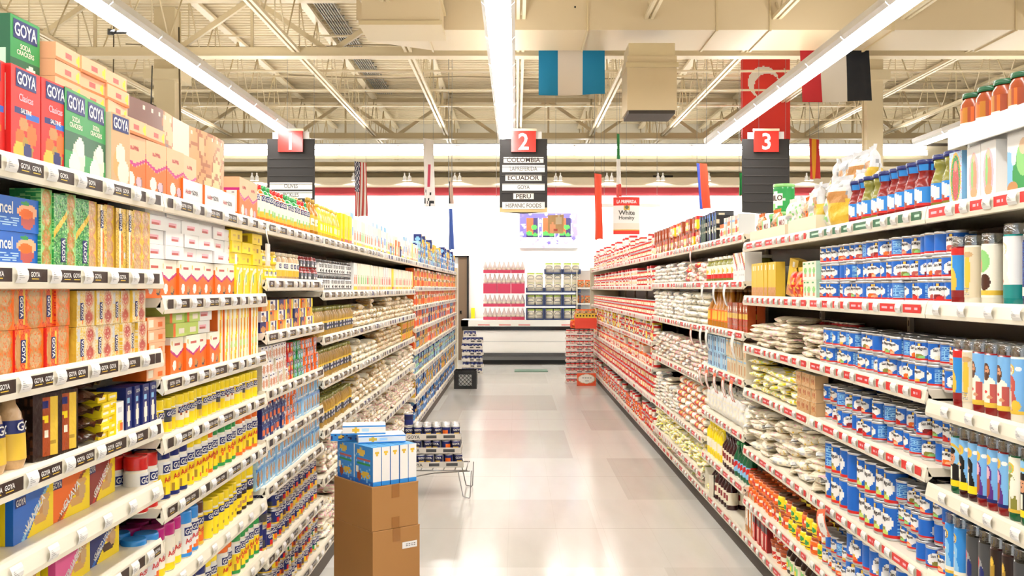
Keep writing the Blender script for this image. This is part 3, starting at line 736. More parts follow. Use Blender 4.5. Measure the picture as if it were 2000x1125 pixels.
kbox('cgoldw', .06, .06, .168, pt('gold', ('n', C['dgold'], .35, 0, 1), ('r', .3, .0, .5, 1, 'ivory'), ('r', .55, .1, .7, .6, 'orange'), ('r', .8, .2, .95, .3, 'silver')), 'dgold', 'gold', mat=FOIL, name='cookie_pack', cat='cookies', logo=(-.05, .78, .75, -math.pi / 2), nu=22, nv=60)
kbox('cred', .075, .06, .094, cook(2, 'cookie', 'orange', 'tan'), pt('orange', ('n', C['red'], .4, 0, 1)), 'orange', mat=FOIL, name='cookie_pack', cat='cookies', nu=26, nv=32)
kbox('credw', .062, .06, .094, pt('orange', ('n', C['red'], .35, 0, 1), ('r', .3, 0, .36, 1, 'gold'), ('r', .7, .1, .85, .9, 'gold'), ('e', .2, .5, .2, .4, 'cookie')), 'red', 'orange', mat=FOIL, name='cookie_pack', cat='cookies', logo=(.05, .5, .8, -math.pi / 2), nu=26, nv=32)
kbox('csm', .062, .06, .088, cook(2, 'skin', 'beige', 'rose'), pt('gold', ('n', C['beige'], .4, 0, 1)), 'gold', mat=FOIL, name='cookie_pack', cat='cookies', nu=26, nv=32)
kbox('csmw', .05, .06, .088, pt('beige', ('n', C['gold'], .4, 0, 1), ('r', .1, .6, .4, .95, 'lgrey'), ('r', .6, .05, .75, .4, 'orange')), 'gold', 'gold', mat=FOIL, name='cookie_pack', cat='cookies', logo=(.1, .42, .85, math.pi / 2), nu=26, nv=32)
# chocolate shelf
klathe('gobag', [(.03, 0), (.036, .02), (.034, .08), (.026, .12), (.016, .138), (.014, .15)], C['tan'], None, mat=FOIL, name='drink_pouch', cat='pouch', seg=18, label=(.02, .105, pt('gold', ('r', 0, .68, 1, 1, 'navy'), ('t', .35, .2, .65, .5, 'dgold', 3))), texts=[('GO', 0, .092, .02, 'white')])
chb = pt('dbrown', ('r', .35, .06, .62, .92, 'rust'), ('r', .62, .06, .9, .92, 'gold'), ('e', .48, .62, .1, .06, 'yellow'), ('r', .38, .8, .6, .9, 'navy'), ('t', .66, .1, .86, .3, 'dgold', 4), ('t', .4, .2, .58, .55, 'cream', 5))
kbox('chocbar', .085, .045, .15, chb, pt('dbrown', ('n', C['brown'], .3, 0, 1)), 'brown', mat=FOIL, name='chocolate_pack', cat='chocolate', nu=14, nv=18)
kbag('brownbag', .12, .09, .034, lambda u, v: C['choc'] if R() < .8 else C['brown'], 3, name='sweet_bag', cat='bag')
kbox('yelpack', .055, .08, .018, pt('yellow', ('r', .2, .2, .8, .6, 'ivory')), 'yellow', 'yellow', name='sweets_box', nu=6, nv=3)
kbox('whyel', .055, .07, .085, pt('white', ('e', .5, .25, .4, .2, 'yellow'), ('r', .2, .65, .8, .85, 'lgrey'), ('r', .5, .1, .9, .3, 'orange')), 'yellow', 'white', nu=8, nv=12)
kbox('navybx', .048, .08, .115, pt('navy', ('e', .45, .3, .24, .26, 'ivory'), ('r', .2, .6, .6, .72, 'lblue')), 'navy', 'navy', logo=(.0, .88, .7), nu=10, nv=16)
# wafer boxes
def wafer(key, bg, hi, word, wf='wafer'):
    kbox(key, .205, .035, .105, pt('yellow', ('r', 0, .0, .0, 0, bg), ('d', .95, 1.7, .62, bg), ('r', 0, .6, .3, 1, bg), ('d', .42, 1.5, .06, hi), ('e', .78, .72, .13, .1, wf), ('e', .72, .5, .15, .09, 'cookie'), ('e', .66, .3, .17, .12, wf), ('e', .8, .5, .08, .22, 'tan'), ('d', -.45, 1.5, .12, 'yellow')),
         pt('yellow', ('r', .5, 0, 1, 1, bg)), 'yellow', [('F', word, .03, .5, .2, 'white', .55, .62), ('F', 'Wafers', -.14, .26, .13, 'white', .55, .4)], name='wafer_box', logo=(-.33, .86, .25), nu=36, nv=20)
wafer('wcoco', 'purple', 'purple', 'COCONUT'); wafer('wvan', 'blue', 'lblue', 'VANILLA'); wafer('wgua', 'orange', 'rust', 'GUAVA'); wafer('wstr', 'dred', 'red', 'STRAWBERRY')
wafer('wchoc', 'brown', 'dbrown', 'CHOCOLATE', 'cookie'); wafer('wpink', 'pink', 'lpink', 'STRAWBERRY'); wafer('wcv', 'navy', 'blue', 'CHOCO VANILLA', 'choc')
kbox('wyel', .20, .10, .03, 'yellow', 'yellow', 'yellow', name='wafer_box', nu=2, nv=2)
# shakers
def shaker(key, r, h, capc, capc2='', body='yellow', logo=True, hcap=.035, fn=None, word='Adobo', wc='red'):
    hb = h - hcap
    fn = fn or pt(body, ('n', C['orange'], .06, .1, .5), ('e', .38, .22, .05, .09, 'dgold'), ('e', .62, .15, .06, .08, 'orange'), ('r', 0, 0, 1, .06, capc2 or capc), ('r', 0, .72, 1, .97, 'white'))
    klathe(key, [(r * .92, 0), (r, .004), (r, hb * .9), (r * .9, hb)], C['ivory'], [(r * .98, hb - .004), (r, hb + .002), (r, h - .006), (r * .93, h)], capc, name='seasoning_shaker', cat='seasoning', seg=20,
           label=(.004, hb * .9, fn), logo=(0, hb * .74, r * 1.75) if logo else None, texts=[(word, 0, hb * .5, .017, wc, .15, r * 1.6)] if word else [])
for kk, cc in (('ared', 'red'), ('anavy', 'navy'), ('ayel', 'yellow'), ('aora', 'orange'), ('agrn', 'green')): shaker(kk, .034, .165, cc)
shaker('alblue', .036, .15, 'sblue', body='lblue', fn=pt('lblue', ('r', .3, 0, .7, 1, 'white'), ('r', 0, 0, 1, .15, 'sblue'), ('e', .5, .2, .08, .1, 'orange')))
shaker('apink', .036, .15, 'magenta', fn=pt('ivory', ('r', 0, 0, 1, .25, 'yellow'), ('t', .38, .4, .62, .7, 'lgrey', 6)), word='Adobo', logo=False)
shaker('abrn', .033, .15, 'brown', fn=pt('gold', ('e', .5, .25, .1, .15, 'orange')), wc='red')
shaker('aynavy', .03, .135, 'yellow', hcap=.028, fn=pt('yellow', ('r', 0, .62, 1, .86, 'navy'), ('r', .44, .2, .56, .3, 'dgold')), word='', logo=True)
shaker('abig', .042, .16, 'yellow', fn=pt('yellow', ('r', 0, .6, 1, .82, 'dbrown'), ('e', .5, .3, .08, .12, 'cookie'), ('r', 0, 0, 1, .08, 'dbrown')), word='')
shaker('asaz', .025, .108, 'yellow', hcap=.028, fn=pt('yellow', ('r', 0, .55, 1, .8, 'beige')), word='')
shaker('asazb', .025, .108, 'yellow', hcap=.028, fn=pt('yellow', ('r', 0, .5, 1, .95, 'dgrey'), ('r', .4, .15, .6, .4, 'gold')), word='')
shaker('asazr', .025, .108, 'yellow', hcap=.028, fn=pt('cream', ('r', 0, 0, 1, .35, 'yellow'), ('n', C['rust'], .2, .5, 1)), word='')
# top-shelf bottles
mj = pt('ivory', ('r', 0, 0, 1, .08, 'orange'), ('r', 0, .08, 1, .3, 'gold'), ('e', .5, .32, .06, .1, 'lgreen'), ('t', .42, .55, .58, .68, 'rose', 2))
for kk, cc in (('mojor', 'red'), ('mojog', 'green')):
    klathe(kk, [(.032, 0), (.034, .004), (.034, .115), (.02, .14), (.015, .146)], C['orange'] if cc == 'red' else C['green'], [(.0165, .144), (.0175, .147), (.0165, .165)], cc, name='sauce_bottle', cat='bottle', seg=16, label=(.012, .125, mj), logo=(0, .105, .055))
klathe('oil', [(.028, 0), (.031, .006), (.031, .12), (.016, .155), (.012, .18)], C['amber'], [(.0135, .178), (.0145, .18), (.0135, .2)], 'dgold', name='oil_bottle', seg=16, label=(.03, .11, pt('gold', ('r', .4, .3, .6, .8, 'ivory'), ('e', .5, .5, .05, .12, 'olive'))))
klathe('oily', [(.026, 0), (.028, .006), (.028, .1), (.02, .13), (.012, .17)], C['gold'], [(.0135, .168), (.0145, .17), (.0135, .185)], 'gold', name='oil_bottle', seg=16, label=(.03, .09, pt('yellow', ('r', .42, .2, .58, .8, 'ivory'))))
for kk, c1, c2, c3 in (('pxa', 'ivory', 'red', 'gold'), ('pxb', 'white', 'orange', 'yellow'), ('pxc', 'ivory', 'lgreen', 'peach'), ('pxd', 'yellow', 'gold', 'rose')):
    kbox(kk, .09, .13, .185, pt(c1, ('r', 0, 0, 1, .15, c3), ('e', .5, .4, .3, .18, c2), ('t', .2, .68, .8, .85, c2, 3)), pt(c1, ('r', 0, 0, .15, 1, c2), ('t', .3, .2, .8, .8, 'lgrey', 9)), c1, nu=8, nv=12)
kbox('pxe', .07, .13, .215, pt('white', ('r', 0, .8, 1, 1, 'lblue'), ('e', .5, .45, .3, .15, 'sblue'), ('r', 0, 0, 1, .08, 'navy')), 'white', 'white', nu=8, nv=12)
kbox('pxf', .08, .13, .15, pt('peach', ('r', 0, .7, 1, 1, 'orange'), ('e', .5, .35, .3, .2, 'ivory')), 'orange', 'peach', nu=8, nv=12)
kbox('pgreen', .1, .1, .24, pt('mint', ('r', 0, .8, 1, 1, 'lgreen'), ('e', .5, .35, .3, .2, 'ivory')), pt('mint', ('r', 0, .85, 1, 1, 'lgreen')), 'lgreen', nu=6, nv=12)
# small jars, boxes
def jar(key, r, h, cont, capc, lab, name='jar', lid=.015, logo=None, texts=()):
    klathe(key, [(r * .9, 0), (r, .006), (r, h * .74), (r * .8, h * .86), (r * .78, h - lid)], cont, [(r * .86, h - lid), (r * .88, h - lid + .002), (r * .88, h - .002), (r * .84, h)], capc, seg=28, name=name, cat='jar', label=(h * .14, h * .66, lab), capname='lid', logo=logo, texts=texts)
jar('jyel', .036, .062, C['gold'], 'gold', pt('yellow', ('r', .4, .2, .6, .8, 'ivory')), logo=(0, .03, .03))
jar('jtan', .033, .125, C['tan'], 'beige', pt('gold', ('r', 0, .5, 1, 1, 'ivory'), ('r', .42, .6, .58, .9, 'dgrey')), logo=(0, .065, .04))
jar('jred', .034, .062, C['dred'], 'dred', pt('dgrey', ('r', .42, .1, .58, .9, 'white')), logo=(0, .03, .03))
jar('jwht', .04, .088, C['lgrey'], 'dgrey', pt('white', ('e', .5, .35, .06, .25, 'black'), ('r', 0, 0, 1, .1, 'dgrey')), logo=(0, .055, .045, 'dgrey'))
jar('jolv', .064, .165, C['olive'], 'ivory', pt('ivory', ('r', 0, 0, 1, .35, 'red'), ('e', .5, .55, .09, .2, 'gold')), lid=.02)
jar('jyor', .038, .075, C['orange'], 'rust', pt('orange', ('r', 0, .3, 1, .7, 'ivory'), ('e', .5, .5, .08, .3, 'red')))
jar('jyye', .038, .08, C['yellow'], 'brown', pt('yellow', ('e', .5, .5, .1, .3, 'green'), ('r', 0, 0, 1, .12, 'brown')))
jar('jtop', .042, .13, C['rust'], 'dgreen', pt('rust', ('e', .42, .6, .03, .5, 'orange'), ('e', .5, .7, .03, .5, 'amber'), ('e', .58, .6, .025, .5, 'orange'), ('e', .3, .6, .03, .5, 'orange'), ('e', .7, .6, .03, .5, 'amber'), ('r', .38, .0, .62, .3, 'ivory')))
klathe('bolive', [(.03, 0), (.032, .005), (.032, .11), (.022, .13), (.02, .14)], H('b08a3c'), [(.022, .138), (.024, .14), (.023, .158)], 'olive', name='olive_bottle', seg=14, label=(.03, .08, pt('dgrey', ('r', 0, .8, 1, 1, 'gold'), ('r', .40, .15, .6, .8, 'lgrey'), ('r', .44, .3, .56, .6, 'navy'))))
def pic(key, w, d, h, a, b_, c_, nm='carton'): kbox(key, w, d, h, pt(a, ('r', .55, 0, .75, 1, b_), ('e', .3, .3, .25, .28, c_), ('r', .82, 0, 1, 1, 'yellow'), ('r', .05, .68, .3, .9, 'navy')), a, a, nu=16, nv=8, name=nm)
pic('pa', .15, .08, .045, 'navy', 'orange', 'cookie'); pic('pb', .15, .08, .045, 'white', 'navy', 'tan'); pic('pc', .14, .08, .045, 'orange', 'gold', 'cookie')
kbox('pwhite', .055, .06, .06, pt('white', ('e', .5, .4, .35, .3, 'skin'), ('n', C['rose'], .1, 0, .6), ('r', .1, .8, .6, .92, 'navy')), 'beige', 'white', nu=10, nv=12)
for kk, cc, c2 in (('gred', 'red', 'gold'), ('ggrn', 'green', 'lblue'), ('gora', 'orange', 'lblue')):
    kbox(kk, .062, .05, .042, pt(cc, ('e', .7, .35, .22, .35, c2), ('n', C['white'], .06, 0, 1)), cc, cc, logo=(-.08, .72, .7), nu=10, nv=8, name='spice_box')
kbox('pnavy', .065, .06, .06, pt('navy', ('e', .4, .4, .35, .25, 'orange'), ('n', C['lblue'], .15, .6, 1), ('r', .6, 0, 1, .2, 'lgrey')), 'navy', 'navy', nu=10, nv=10, name='carton')
kbox('plblue', .065, .05, .088, pt('lblue', ('e', .5, .5, .3, .34, 'brown'), ('e', .5, .5, .22, .26, 'cookie'), ('r', 0, .88, 1, 1, 'sblue'), ('r', .1, .05, .9, .14, 'white')), pt('pblue', ('r', .2, .2, .8, .8, 'lblue')), 'lblue', nu=12, nv=14, name='bean_packet', mat=PLAS)
# bean cans, left
def bcan(key, base, foodc, h=.072, r=.034, top='navy', nm='bean_can'):
    kcan(key, r, h, pt(base, ('e', .5, .28, .11, .24, foodc), ('r', 0, 0, 1, .08, 'gold'), ('r', 0, .52, 1, .95, top), ('r', .1, .1, .3, .5, 'dgrey')), [('GOYA', 0, .72, .016, 'white')], rows=8, seg=20, name=nm)
bcan('bny', 'navy', 'gold'); bcan('bnr', 'navy', 'red'); bcan('byl', 'yellow', 'orange'); bcan('bor', 'orange', 'dred'); bcan('bgr', 'green', 'cream'); bcan('bnb', 'navy', 'brown')
bcan('bnt', 'navy', 'tan', .11, .037)
# right: blue cans with white blobs
def sm(key, food, r=.033, h=.076, f2=None, blob=.17):
    k = .034 / r
    kcan(key, r, h, pt('blue', ('e', .5, .5, blob * k, .34, 'white'), ('e', .46, .34, blob * .85 * k, .24, 'white'), ('e', .49, .2, .10 * k, .17, food), ('e', .54, .15, .07 * k, .1, f2 or food), ('r', .44, .8, .56, .93, 'navy'), ('r', .485, .82, .515, .97, 'gold'), ('r', .72, .12, .95, .92, 'lblue'), ('t', .73, .15, .94, .88, 'blue', 8), ('r', 0, 0, 1, .1, 'red')),
         [('San Miguel', .0, .6, h * .17, 'dbrown', .06, r * 1.5)], seg=40, rows=20, name='fruit_can' if r < .04 else 'large_can')
sm('smo', 'orange', f2='peach'); sm('smr', 'dred', f2='red'); sm('smt', 'rose', f2='skin'); sm('smg', 'olive', f2='lgreen'); sm('smc', 'cream', f2='gold')
sm('bso', 'olive', .047, .125, 'gold', .24); sm('bsg', 'olive', .043, .125, 'lime', .22); sm('bsy', 'gold', .043, .11, 'orange', .2)
# red & white cans
def lp(key, w1, h=.08, r=.037, dark=None):
    kcan(key, r, h, pt('ivory', ('r', 0, .72, 1, 1, 'red'), ('r', 0, 0, 1, .2, 'red'), ('e', .5, .45, .1, .2, w1), ('r', .42, .66, .58, .76, 'gold')) if not dark else pt('ivory', ('r', 0, .66, 1, 1, 'red'), ('r', 0, .0, 1, .12, dark), ('e', .5, .4, .1, .2, w1)), seg=14, rows=8)
lp('lpa', 'cream'); lp('lpb', 'tan'); lp('lpc', 'rose', .11, .038); lp('lpd', 'choc', .08, .037, 'dgrey'); lp('lpe', 'gold', .11, .038)
for kk, a, b_, c_ in (('rbx1', 'white', 'red', 'gold'), ('rbx2', 'ivory', 'orange', 'red'), ('rbx3', 'yellow', 'red', 'ivory')):
    kbox(kk, .09, .09, .1, pt(a, ('r', 0, .7, 1, 1, b_), ('e', .5, .4, .3, .2, c_), ('r', 0, 0, 1, .1, b_)), pt(a, ('r', 0, .7, 1, 1, b_)), b_, nu=6, nv=8)
for kk, a, b_, c_ in (('lbx1', 'sblue', 'white', 'navy'), ('lbx2', 'orange', 'ivory', 'red'), ('lbx3', 'navy', 'gold', 'lblue'), ('lbx4', 'gold', 'brown', 'orange'), ('lbx5', 'pblue', 'lgreen', 'navy')):
    kbox(kk, .09, .09, {'1': .085, '2': .1, '3': .11, '4': .095, '5': .08}[kk[3]], pt(a, ('r', 0, .75, 1, .95, b_), ('e', .5, .4, .35, .25, c_), ('r', 0, 0, 1, .12, b_)), pt(a, ('e', .5, .5, .3, .3, c_)), a, nu=6, nv=8)
# salsa bottles
def salsa(key, cont, lab2, tall=True):
    klathe(key, [(.036, 0), (.04, .006), (.04, .085), (.034, .105), (.026, .13), (.03, .136), (.033, .16)], C[cont], [(.035, .158), (.036, .16), (.036, .172), (.034, .174)], 'navy', name='sauce_jar', cat='sauce', seg=24, capname='lid',
           label=(.02, .082, pt('sblue', ('e', .5, .5, .13, .42, 'white'), ('r', .75, 0, 1, 1, 'ivory'), ('r', 0, 0, 1, .12, 'red'), ('e', .47, .2, .07, .14, 'rust'))), sub=14,
           extra=[('neck_band', nb)] if lab2 else None)
nb = MB(); nb.lathe([(.0305, .137), (.0338, .158)], 24, pt('sblue', ('n', C['navy'], .3, .1, 1)), CARD, cap=False)
salsa('slr', 'dred', True); salsa('slg', 'olive', False)
# candles
def candle(key, img, wax, glass='lgrey', bandc='ivory', full=False, r=.029, h=.205):
    b = MB(); b.lathe([(r * .9, 0), (r, .006), (r, h - .03)], 24, C[wax], PLAS)
    l = MB(); z0, z1 = .022, h - .035; n = 64
    l.lathe([(r + .0007, z0 + (z1 - z0) * k / n) for k in range(n + 1)], 64, lambda u, v: img(u, max(0, (v * z1 - z0) / (z1 - z0))), CARD, cap=False)
    g = MB(); g.lathe([(r + .0003, h - .03), (r + .0003, h - .012), (r * .95, h - .008), (r * 1.0, h - .001), (r * .93, h)], 24, C['white'], GLASS, cap=False)
    g.lathe([(r * .8, h), (r * .84, h - .03)], 24, C['white'], GLASS, cap=False)
    reg(key, 'candle', 'candle', [('b', b), ('label', l), ('glass_rim', g)], 2 * r, 2 * r, h)
def figure(bg, robe, hair='brown', face='skin', extra=(), low='gold', halo='gold'):
    q = [('e', .38, .9, .06, .05, 'white'), ('e', .64, .82, .05, .04, 'white')] if bg == 'sky' else []
    q += [('e', .5, .8, .085, .1, halo), ('e', .5, .79, .055, .085, hair)]                    # halo, hair or veil
    q += [('e', .5, .52, .10, .18, robe), ('r', .42, .0, .58, .5, robe), ('e', .5, .14, .125, .3, robe)]
    q += [('e', .44, .48, .03, .14, hair), ('e', .5, .79, .032, .055, face), ('e', .5, .745, .018, .02, hair if face == 'skin' else face), ('e', .5, .5, .03, .025, face), ('e', .5, .22, .018, .2, 'ivory')]
    return pt(bg, *q, *extra, ('r', 0, .0, 1, .07, low), ('r', .93, 0, 1, 1, 'lgrey'), ('r', 0, 0, .07, 1, 'lgrey'), ('t', .8, .15, .92, .8, 'grey', 12))
candle('c_white', figure('white', 'ivory', 'white', 'ivory', (('e', .45, .27, .06, .04, 'rose'), ('r', 0, 0, 1, .22, 'teal')), 'teal', 'beige'), 'teal', r=.033, h=.225)
candle('c_land', pt('ivory', ('e', .5, .7, .14, .22, 'lgreen'), ('e', .45, .62, .05, .14, 'skin'), ('e', .55, .3, .1, .16, 'choc'), ('r', 0, .04, 1, .14, 'gold')), 'ivory')
candle('c_land2', pt('beige', ('e', .4, .6, .06, .25, 'lgreen'), ('e', .55, .5, .06, .4, 'gold'), ('e', .55, .85, .1, .06, 'tan'), ('t', .4, .04, .6, .2, 'grey', 4)), 'ivory')
candle('c_blue', pt('navy', ('n', C['blue'], .25, 0, 1), ('r', .44, .05, .56, .2, 'ivory')), 'navy')
candle('c_bird', pt('sblue', ('e', .5, .3, .09, .3, 'gold'), ('e', .45, .7, .05, .25, 'yellow'), ('r', 0, .86, 1, 1, 'red'), ('r', 0, 0, 1, .14, 'dred')), 'dred')
candle('c_heart', pt('sky', ('e', .36, .9, .06, .06, 'white'), ('r', .28, 0, .72, .42, 'ivory'), ('e', .5, .46, .16, .14, 'ivory'), ('e', .5, .68, .075, .17, 'brown'), ('e', .515, .7, .042, .095, 'skin'), ('e', .515, .635, .03, .045, 'brown'), ('e', .5, .73, .04, .012, 'brown'), ('r', .58, .0, .68, .45, 'rose'), ('e', .5, .3, .028, .035, 'red'), ('e', .57, .2, .05, .03, 'skin'), ('r', 0, 0, 1, .1, 'gold'), ('r', .93, 0, 1, 1, 'lgrey'), ('t', .78, .15, .92, .8, 'grey', 12), ('r', 0, 0, .07, 1, 'lgrey')), 'dred')
candle('c_robe', figure('sky', 'rose', 'ivory', 'skin', (('e', .42, .4, .03, .3, 'ivory'), ('e', .6, .15, .08, .1, 'gold')), 'gold'), 'ivory')
candle('c_monk', figure('sky', 'black', 'gold', 'skin', (('e', .46, .4, .03, .2, 'ivory'), ('r', 0, .07, 1, .16, 'yellow')), 'yellow'), 'wine')
candle('c_port', pt('lblue', ('e', .5, .62, .2, .26, 'gold'), ('e', .5, .6, .17, .22, 'lblue'), ('r', .3, .1, .7, .36, 'black'), ('e', .5, .36, .19, .12, 'black'), ('e', .5, .58, .09, .15, 'skin'), ('e', .5, .72, .1, .07, 'black'), ('e', .47, .6, .012, .012, 'black'), ('e', .53, .6, .012, .012, 'black'), ('e', .5, .53, .03, .01, 'dbrown'), ('r', .47, .14, .53, .4, 'ivory'), ('r', 0, 0, 1, .12, 'yellow'), ('r', .9, 0, 1, 1, 'lgrey')), 'dgreen')
candle('c_lady', figure('sky', 'purple', 'gold', 'skin', (('e', .5, .3, .07, .22, 'rust'), ('e', .5, .55, .06, .12, 'lpink')), 'navy'), 'dred')
candle('c_green', figure('ivory', 'olive', 'lgreen', 'skin', (('e', .55, .45, .05, .2, 'ivory'),), 'gold'), 'dgreen')
candle('c_mary', figure('sblue', 'lblue', 'navy', 'ivory', (('e', .42, .5, .04, .1, 'ivory'), ('r', 0, 0, 1, .14, 'ivory')), 'gold'), 'sblue')
candle('c_dark', pt('dgrey', ('e', .5, .4, .1, .3, 'grey'), ('e', .46, .6, .05, .12, 'red'), ('e', .56, .35, .05, .2, 'navy'), ('r', 0, 0, 1, .1, 'gold')), 'black', r=.033, h=.205)
candle('c_brown', pt('dbrown', ('e', .5, .5, .07, .36, 'dgold'), ('e', .5, .75, .04, .08, 'gold'), ('r', 0, 0, 1, .12, 'ivory')), 'wine')
# picture cartons of the riser
kbox('vir', .08, .04, .16, pt('pblue', ('e', .5, .5, .42, .48, 'gold'), ('e', .5, .5, .35, .43, 'green'), ('e', .5, .45, .24, .38, 'rose'), ('e', .5, .72, .12, .1, 'skin'), ('n', C['pink'], .08, 0, 1)), 'lblue', 'white', name='holy_picture_box', nu=36, nv=56)
kbox('vir2', .085, .04, .16, pt('white', ('e', .5, .45, .35, .42, 'lpink'), ('e', .5, .42, .22, .34, 'skin'), ('e', .38, .5, .08, .3, 'lgreen'), ('e', .5, .15, .25, .1, 'tan'), ('e', .5, .78, .1, .08, 'flesh')), 'white', 'white', name='holy_picture_box', nu=36, nv=56)
kbox('vir3', .13, .04, .163, pt('lblue', ('e', .5, .95, .8, .3, 'white'), ('e', .6, .3, .4, .4, 'green'), ('e', .6, .55, .25, .28, 'lgreen'), ('e', .6, .75, .14, .13, 'flesh'), ('e', .2, .1, .2, .1, 'cookie'), ('e', .25, .6, .1, .14, 'white')), 'white', 'white', name='holy_picture_box', nu=50, nv=60)
candle('c_plain', pt('silver', ('n', C['lgrey'], .2, 0, 1)), 'silver', r=.024, h=.17)
# right shelf others
kbox('ybox', .075, .05, .185, pt('gold', ('r', 0, 0, 1, .3, 'cookie'), ('e', .5, .85, .2, .06, 'ivory'), ('n', C['skin'], .3, .05, .3)), 'gold', 'gold', nu=8, nv=14)
kbox('gbox', .075, .06, .085, pt('cream', ('r', 0, 0, 1, .5, 'ivory'), ('e', .5, .5, .3, .18, 'lgreen'), ('e', .5, .25, .25, .1, 'skin'), ('r', .1, .85, .5, .95, 'green')), 'mint', 'cream', nu=10, nv=12)
kbox('brbx', .07, .06, .06, pt('tan', ('e', .5, .5, .3, .25, 'rust'), ('n', C['cookie'], .2, 0, 1)), 'tan', 'beige', nu=8, nv=10)
kbox('whst', .1, .1, .17, pt('white', ('d', .75, -.6, .05, 'navy'), ('d', .68, -.6, .05, 'red'), ('d', .82, -.6, .05, 'gold'), ('t', .2, .2, .8, .45, 'lgrey', 5)), 'white', 'white', nu=12, nv=16)
klathe('hot', [(.05, 0), (.054, .01), (.05, .12), (.02, .18), (.015, .235)], C['amber'], [(.017, .233), (.018, .235), (.016, .26)], 'tan', name='sauce_bottle', cat='sauce', seg=20, label=(.04, .115, pt('orange', ('r', .4, .1, .6, .9, 'gold'))))
kbox('hotbox', .055, .05, .17, pt('rust', ('r', 0, .45, 1, .62, 'gold'), ('n', C['red'], .3, 0, .45), ('e', .5, .8, .2, .1, 'ivory')), 'rust', 'red', nu=8, nv=16, name='sauce_bottle', cat='sauce', mat=PLAS)
kbox('blbx', .065, .07, .105, pt('pblue', ('r', .3, .1, .7, .9, 'navy'), ('e', .5, .5, .15, .2, 'ivory')), 'pblue', 'lblue', nu=10, nv=12)
kbox('tabx', .065, .07, .105, pt('beige', ('e', .5, .4, .25, .3, 'cookie'), ('r', .1, .8, .9, .92, 'lblue')), 'beige', 'tan', nu=10, nv=12)
klathe('dark', [(.036, 0), (.038, .005), (.038, .13), (.015, .165), (.014, .2)], C['wine'], [(.0155, .198), (.0165, .2), (.0155, .22)], 'black', name='bottle', seg=20, label=(.03, .11, pt('cream', ('r', .4, .3, .6, .8, 'dred'), ('t', .4, .1, .6, .3, 'black', 2))))
klathe('malt', [(.036, 0), (.04, .01), (.04, .1), (.02, .135), (.017, .15)], H('2a1208'), [(.022, .148), (.024, .15), (.023, .168)], 'white', name='drink_bottle', seg=20, label=(.02, .085, pt('cream', ('e', .5, .5, .1, .4, 'lgreen'), ('e', .5, .4, .05, .2, 'yellow'))))
klathe('green', [(.03, 0), (.034, .01), (.034, .12), (.014, .16), (.013, .19)], C['dgreen'], [(.0155, .188), (.0165, .19), (.0155, .21)], 'green', name='bottle', seg=16, label=(.03, .1, pt('lblue', ('d', .5, 1.5, .2, 'red'))))
klathe('yello', [(.036, 0), (.04, .01), (.04, .16), (.025, .19), (.018, .2)], C['yellow'], [(.0205, .198), (.0215, .2), (.02, .22)], 'yellow', name='bottle', seg=16, label=(.04, .12, pt('yellow', ('r', .4, .1, .6, .9, 'ivory'))))
kbox('juice', .075, .11, .24, pt('amber', ('r', .2, .15, .75, .75, 'ivory'), ('t', .25, .45, .7, .72, 'grey', 7), ('r', .3, .18, .6, .32, 'dgrey')), pt('orange', ('r', .1, .1, .9, .6, 'gold'), ('e', .5, .7, .3, .1, 'green')), 'orange', nu=12, nv=18, name='juice_bottle', cat='bottle', mat=PLAS)
klathe('tub', [(.04, 0), (.046, .08), (.048, .084)], C['orange'], [(.05, .082), (.051, .084), (.051, .096), (.048, .098)], 'rust', name='plastic_tub', cat='tub', seg=18, capname='lid', label=(.008, .075, pt('ivory', ('n', C['red'], .35, 0, .5), ('r', 0, .75, 1, 1, 'rust'))))
kbox('redbx', .05, .04, .17, pt('red', ('r', 0, .6, 1, .8, 'dgrey'), ('r', .2, .1, .5, .5, 'ivory')), 'dred', 'navy', nu=8, nv=14)
# bags
def beans(a, b_, c_=None, p=.45):
    return lambda u, v: (C[c_] if c_ and R() < .12 else (C[b_] if R() < p else C[a]))
for k in range(3):
    kbag(f'bcream{k}', .15, .12, .042, beans('cream', 'ivory', 'gold', .3), 10 + k, name='rice_bag', amp=.15)
    kbag(f'byell{k}', .15, .12, .042, beans('beige', 'tan', 'gold', .4), 20 + k, name='bean_bag', amp=.15)
    kbag(f'bpink{k}', .15, .12, .042, beans('cream', 'lpink', 'skin', .3), 30 + k, name='bean_bag', amp=.15)
    kbag(f'btan{k}', .2, .16, .030, beans('cream', 'beige', 'lpink', .35), 40 + k, name='bean_bag', amp=.14)
    kbag(f'blil{k}', .15, .13, .042, beans('ivory', 'lgrey', 'lpink', .4), 50 + k, name='bean_bag', amp=.15)
    kbag(f'bwht{k}', .2, .18, .05, beans('ivory', 'cream', 'lgrey', .3), 60 + k, name='rice_bag', amp=.12)
    kbag(f'bgy{k}', .19, .15, .036, beans('ivory', 'yellow', 'lime', .35), 70 + k, name='corn_bag', amp=.13)
    kbag(f'bred{k}', .24, .2, .06, pt('ivory', ('r', .0, .25, .16, .7, 'red'), ('r', .0, .38, .16, .55, 'gold'), ('r', .88, .25, 1, .7, 'red')), 80 + k, name='rice_bag', amp=.08)
    kbag(f'chip{k}', .15, .06, .19, pt('silver', ('r', 0, 0, 1, .55, 'gold'), ('e', .25, .62, .16, .12, 'cookie'), ('e', .25, .8, .12, .06, 'ivory'), ('n', C['grey'], .12, .6, 1)), 90 + k, name='snack_bag', standing=True, amp=.16)
    kbag(f'chipw{k}', .12, .05, .14, beans('silver', 'ivory', 'lgreen', .5), 95 + k, name='snack_bag', standing=True, amp=.16)
    kbag(f'chiph{k}', .16, .07, .2, pt('ivory', ('e', .25, .6, .14, .2, 'grey'), ('e', .25, .6, .1, .14, 'ivory'), ('r', 0, .9, 1, 1, 'lime')), 99 + k, name='snack_bag', standing=True, amp=.1)
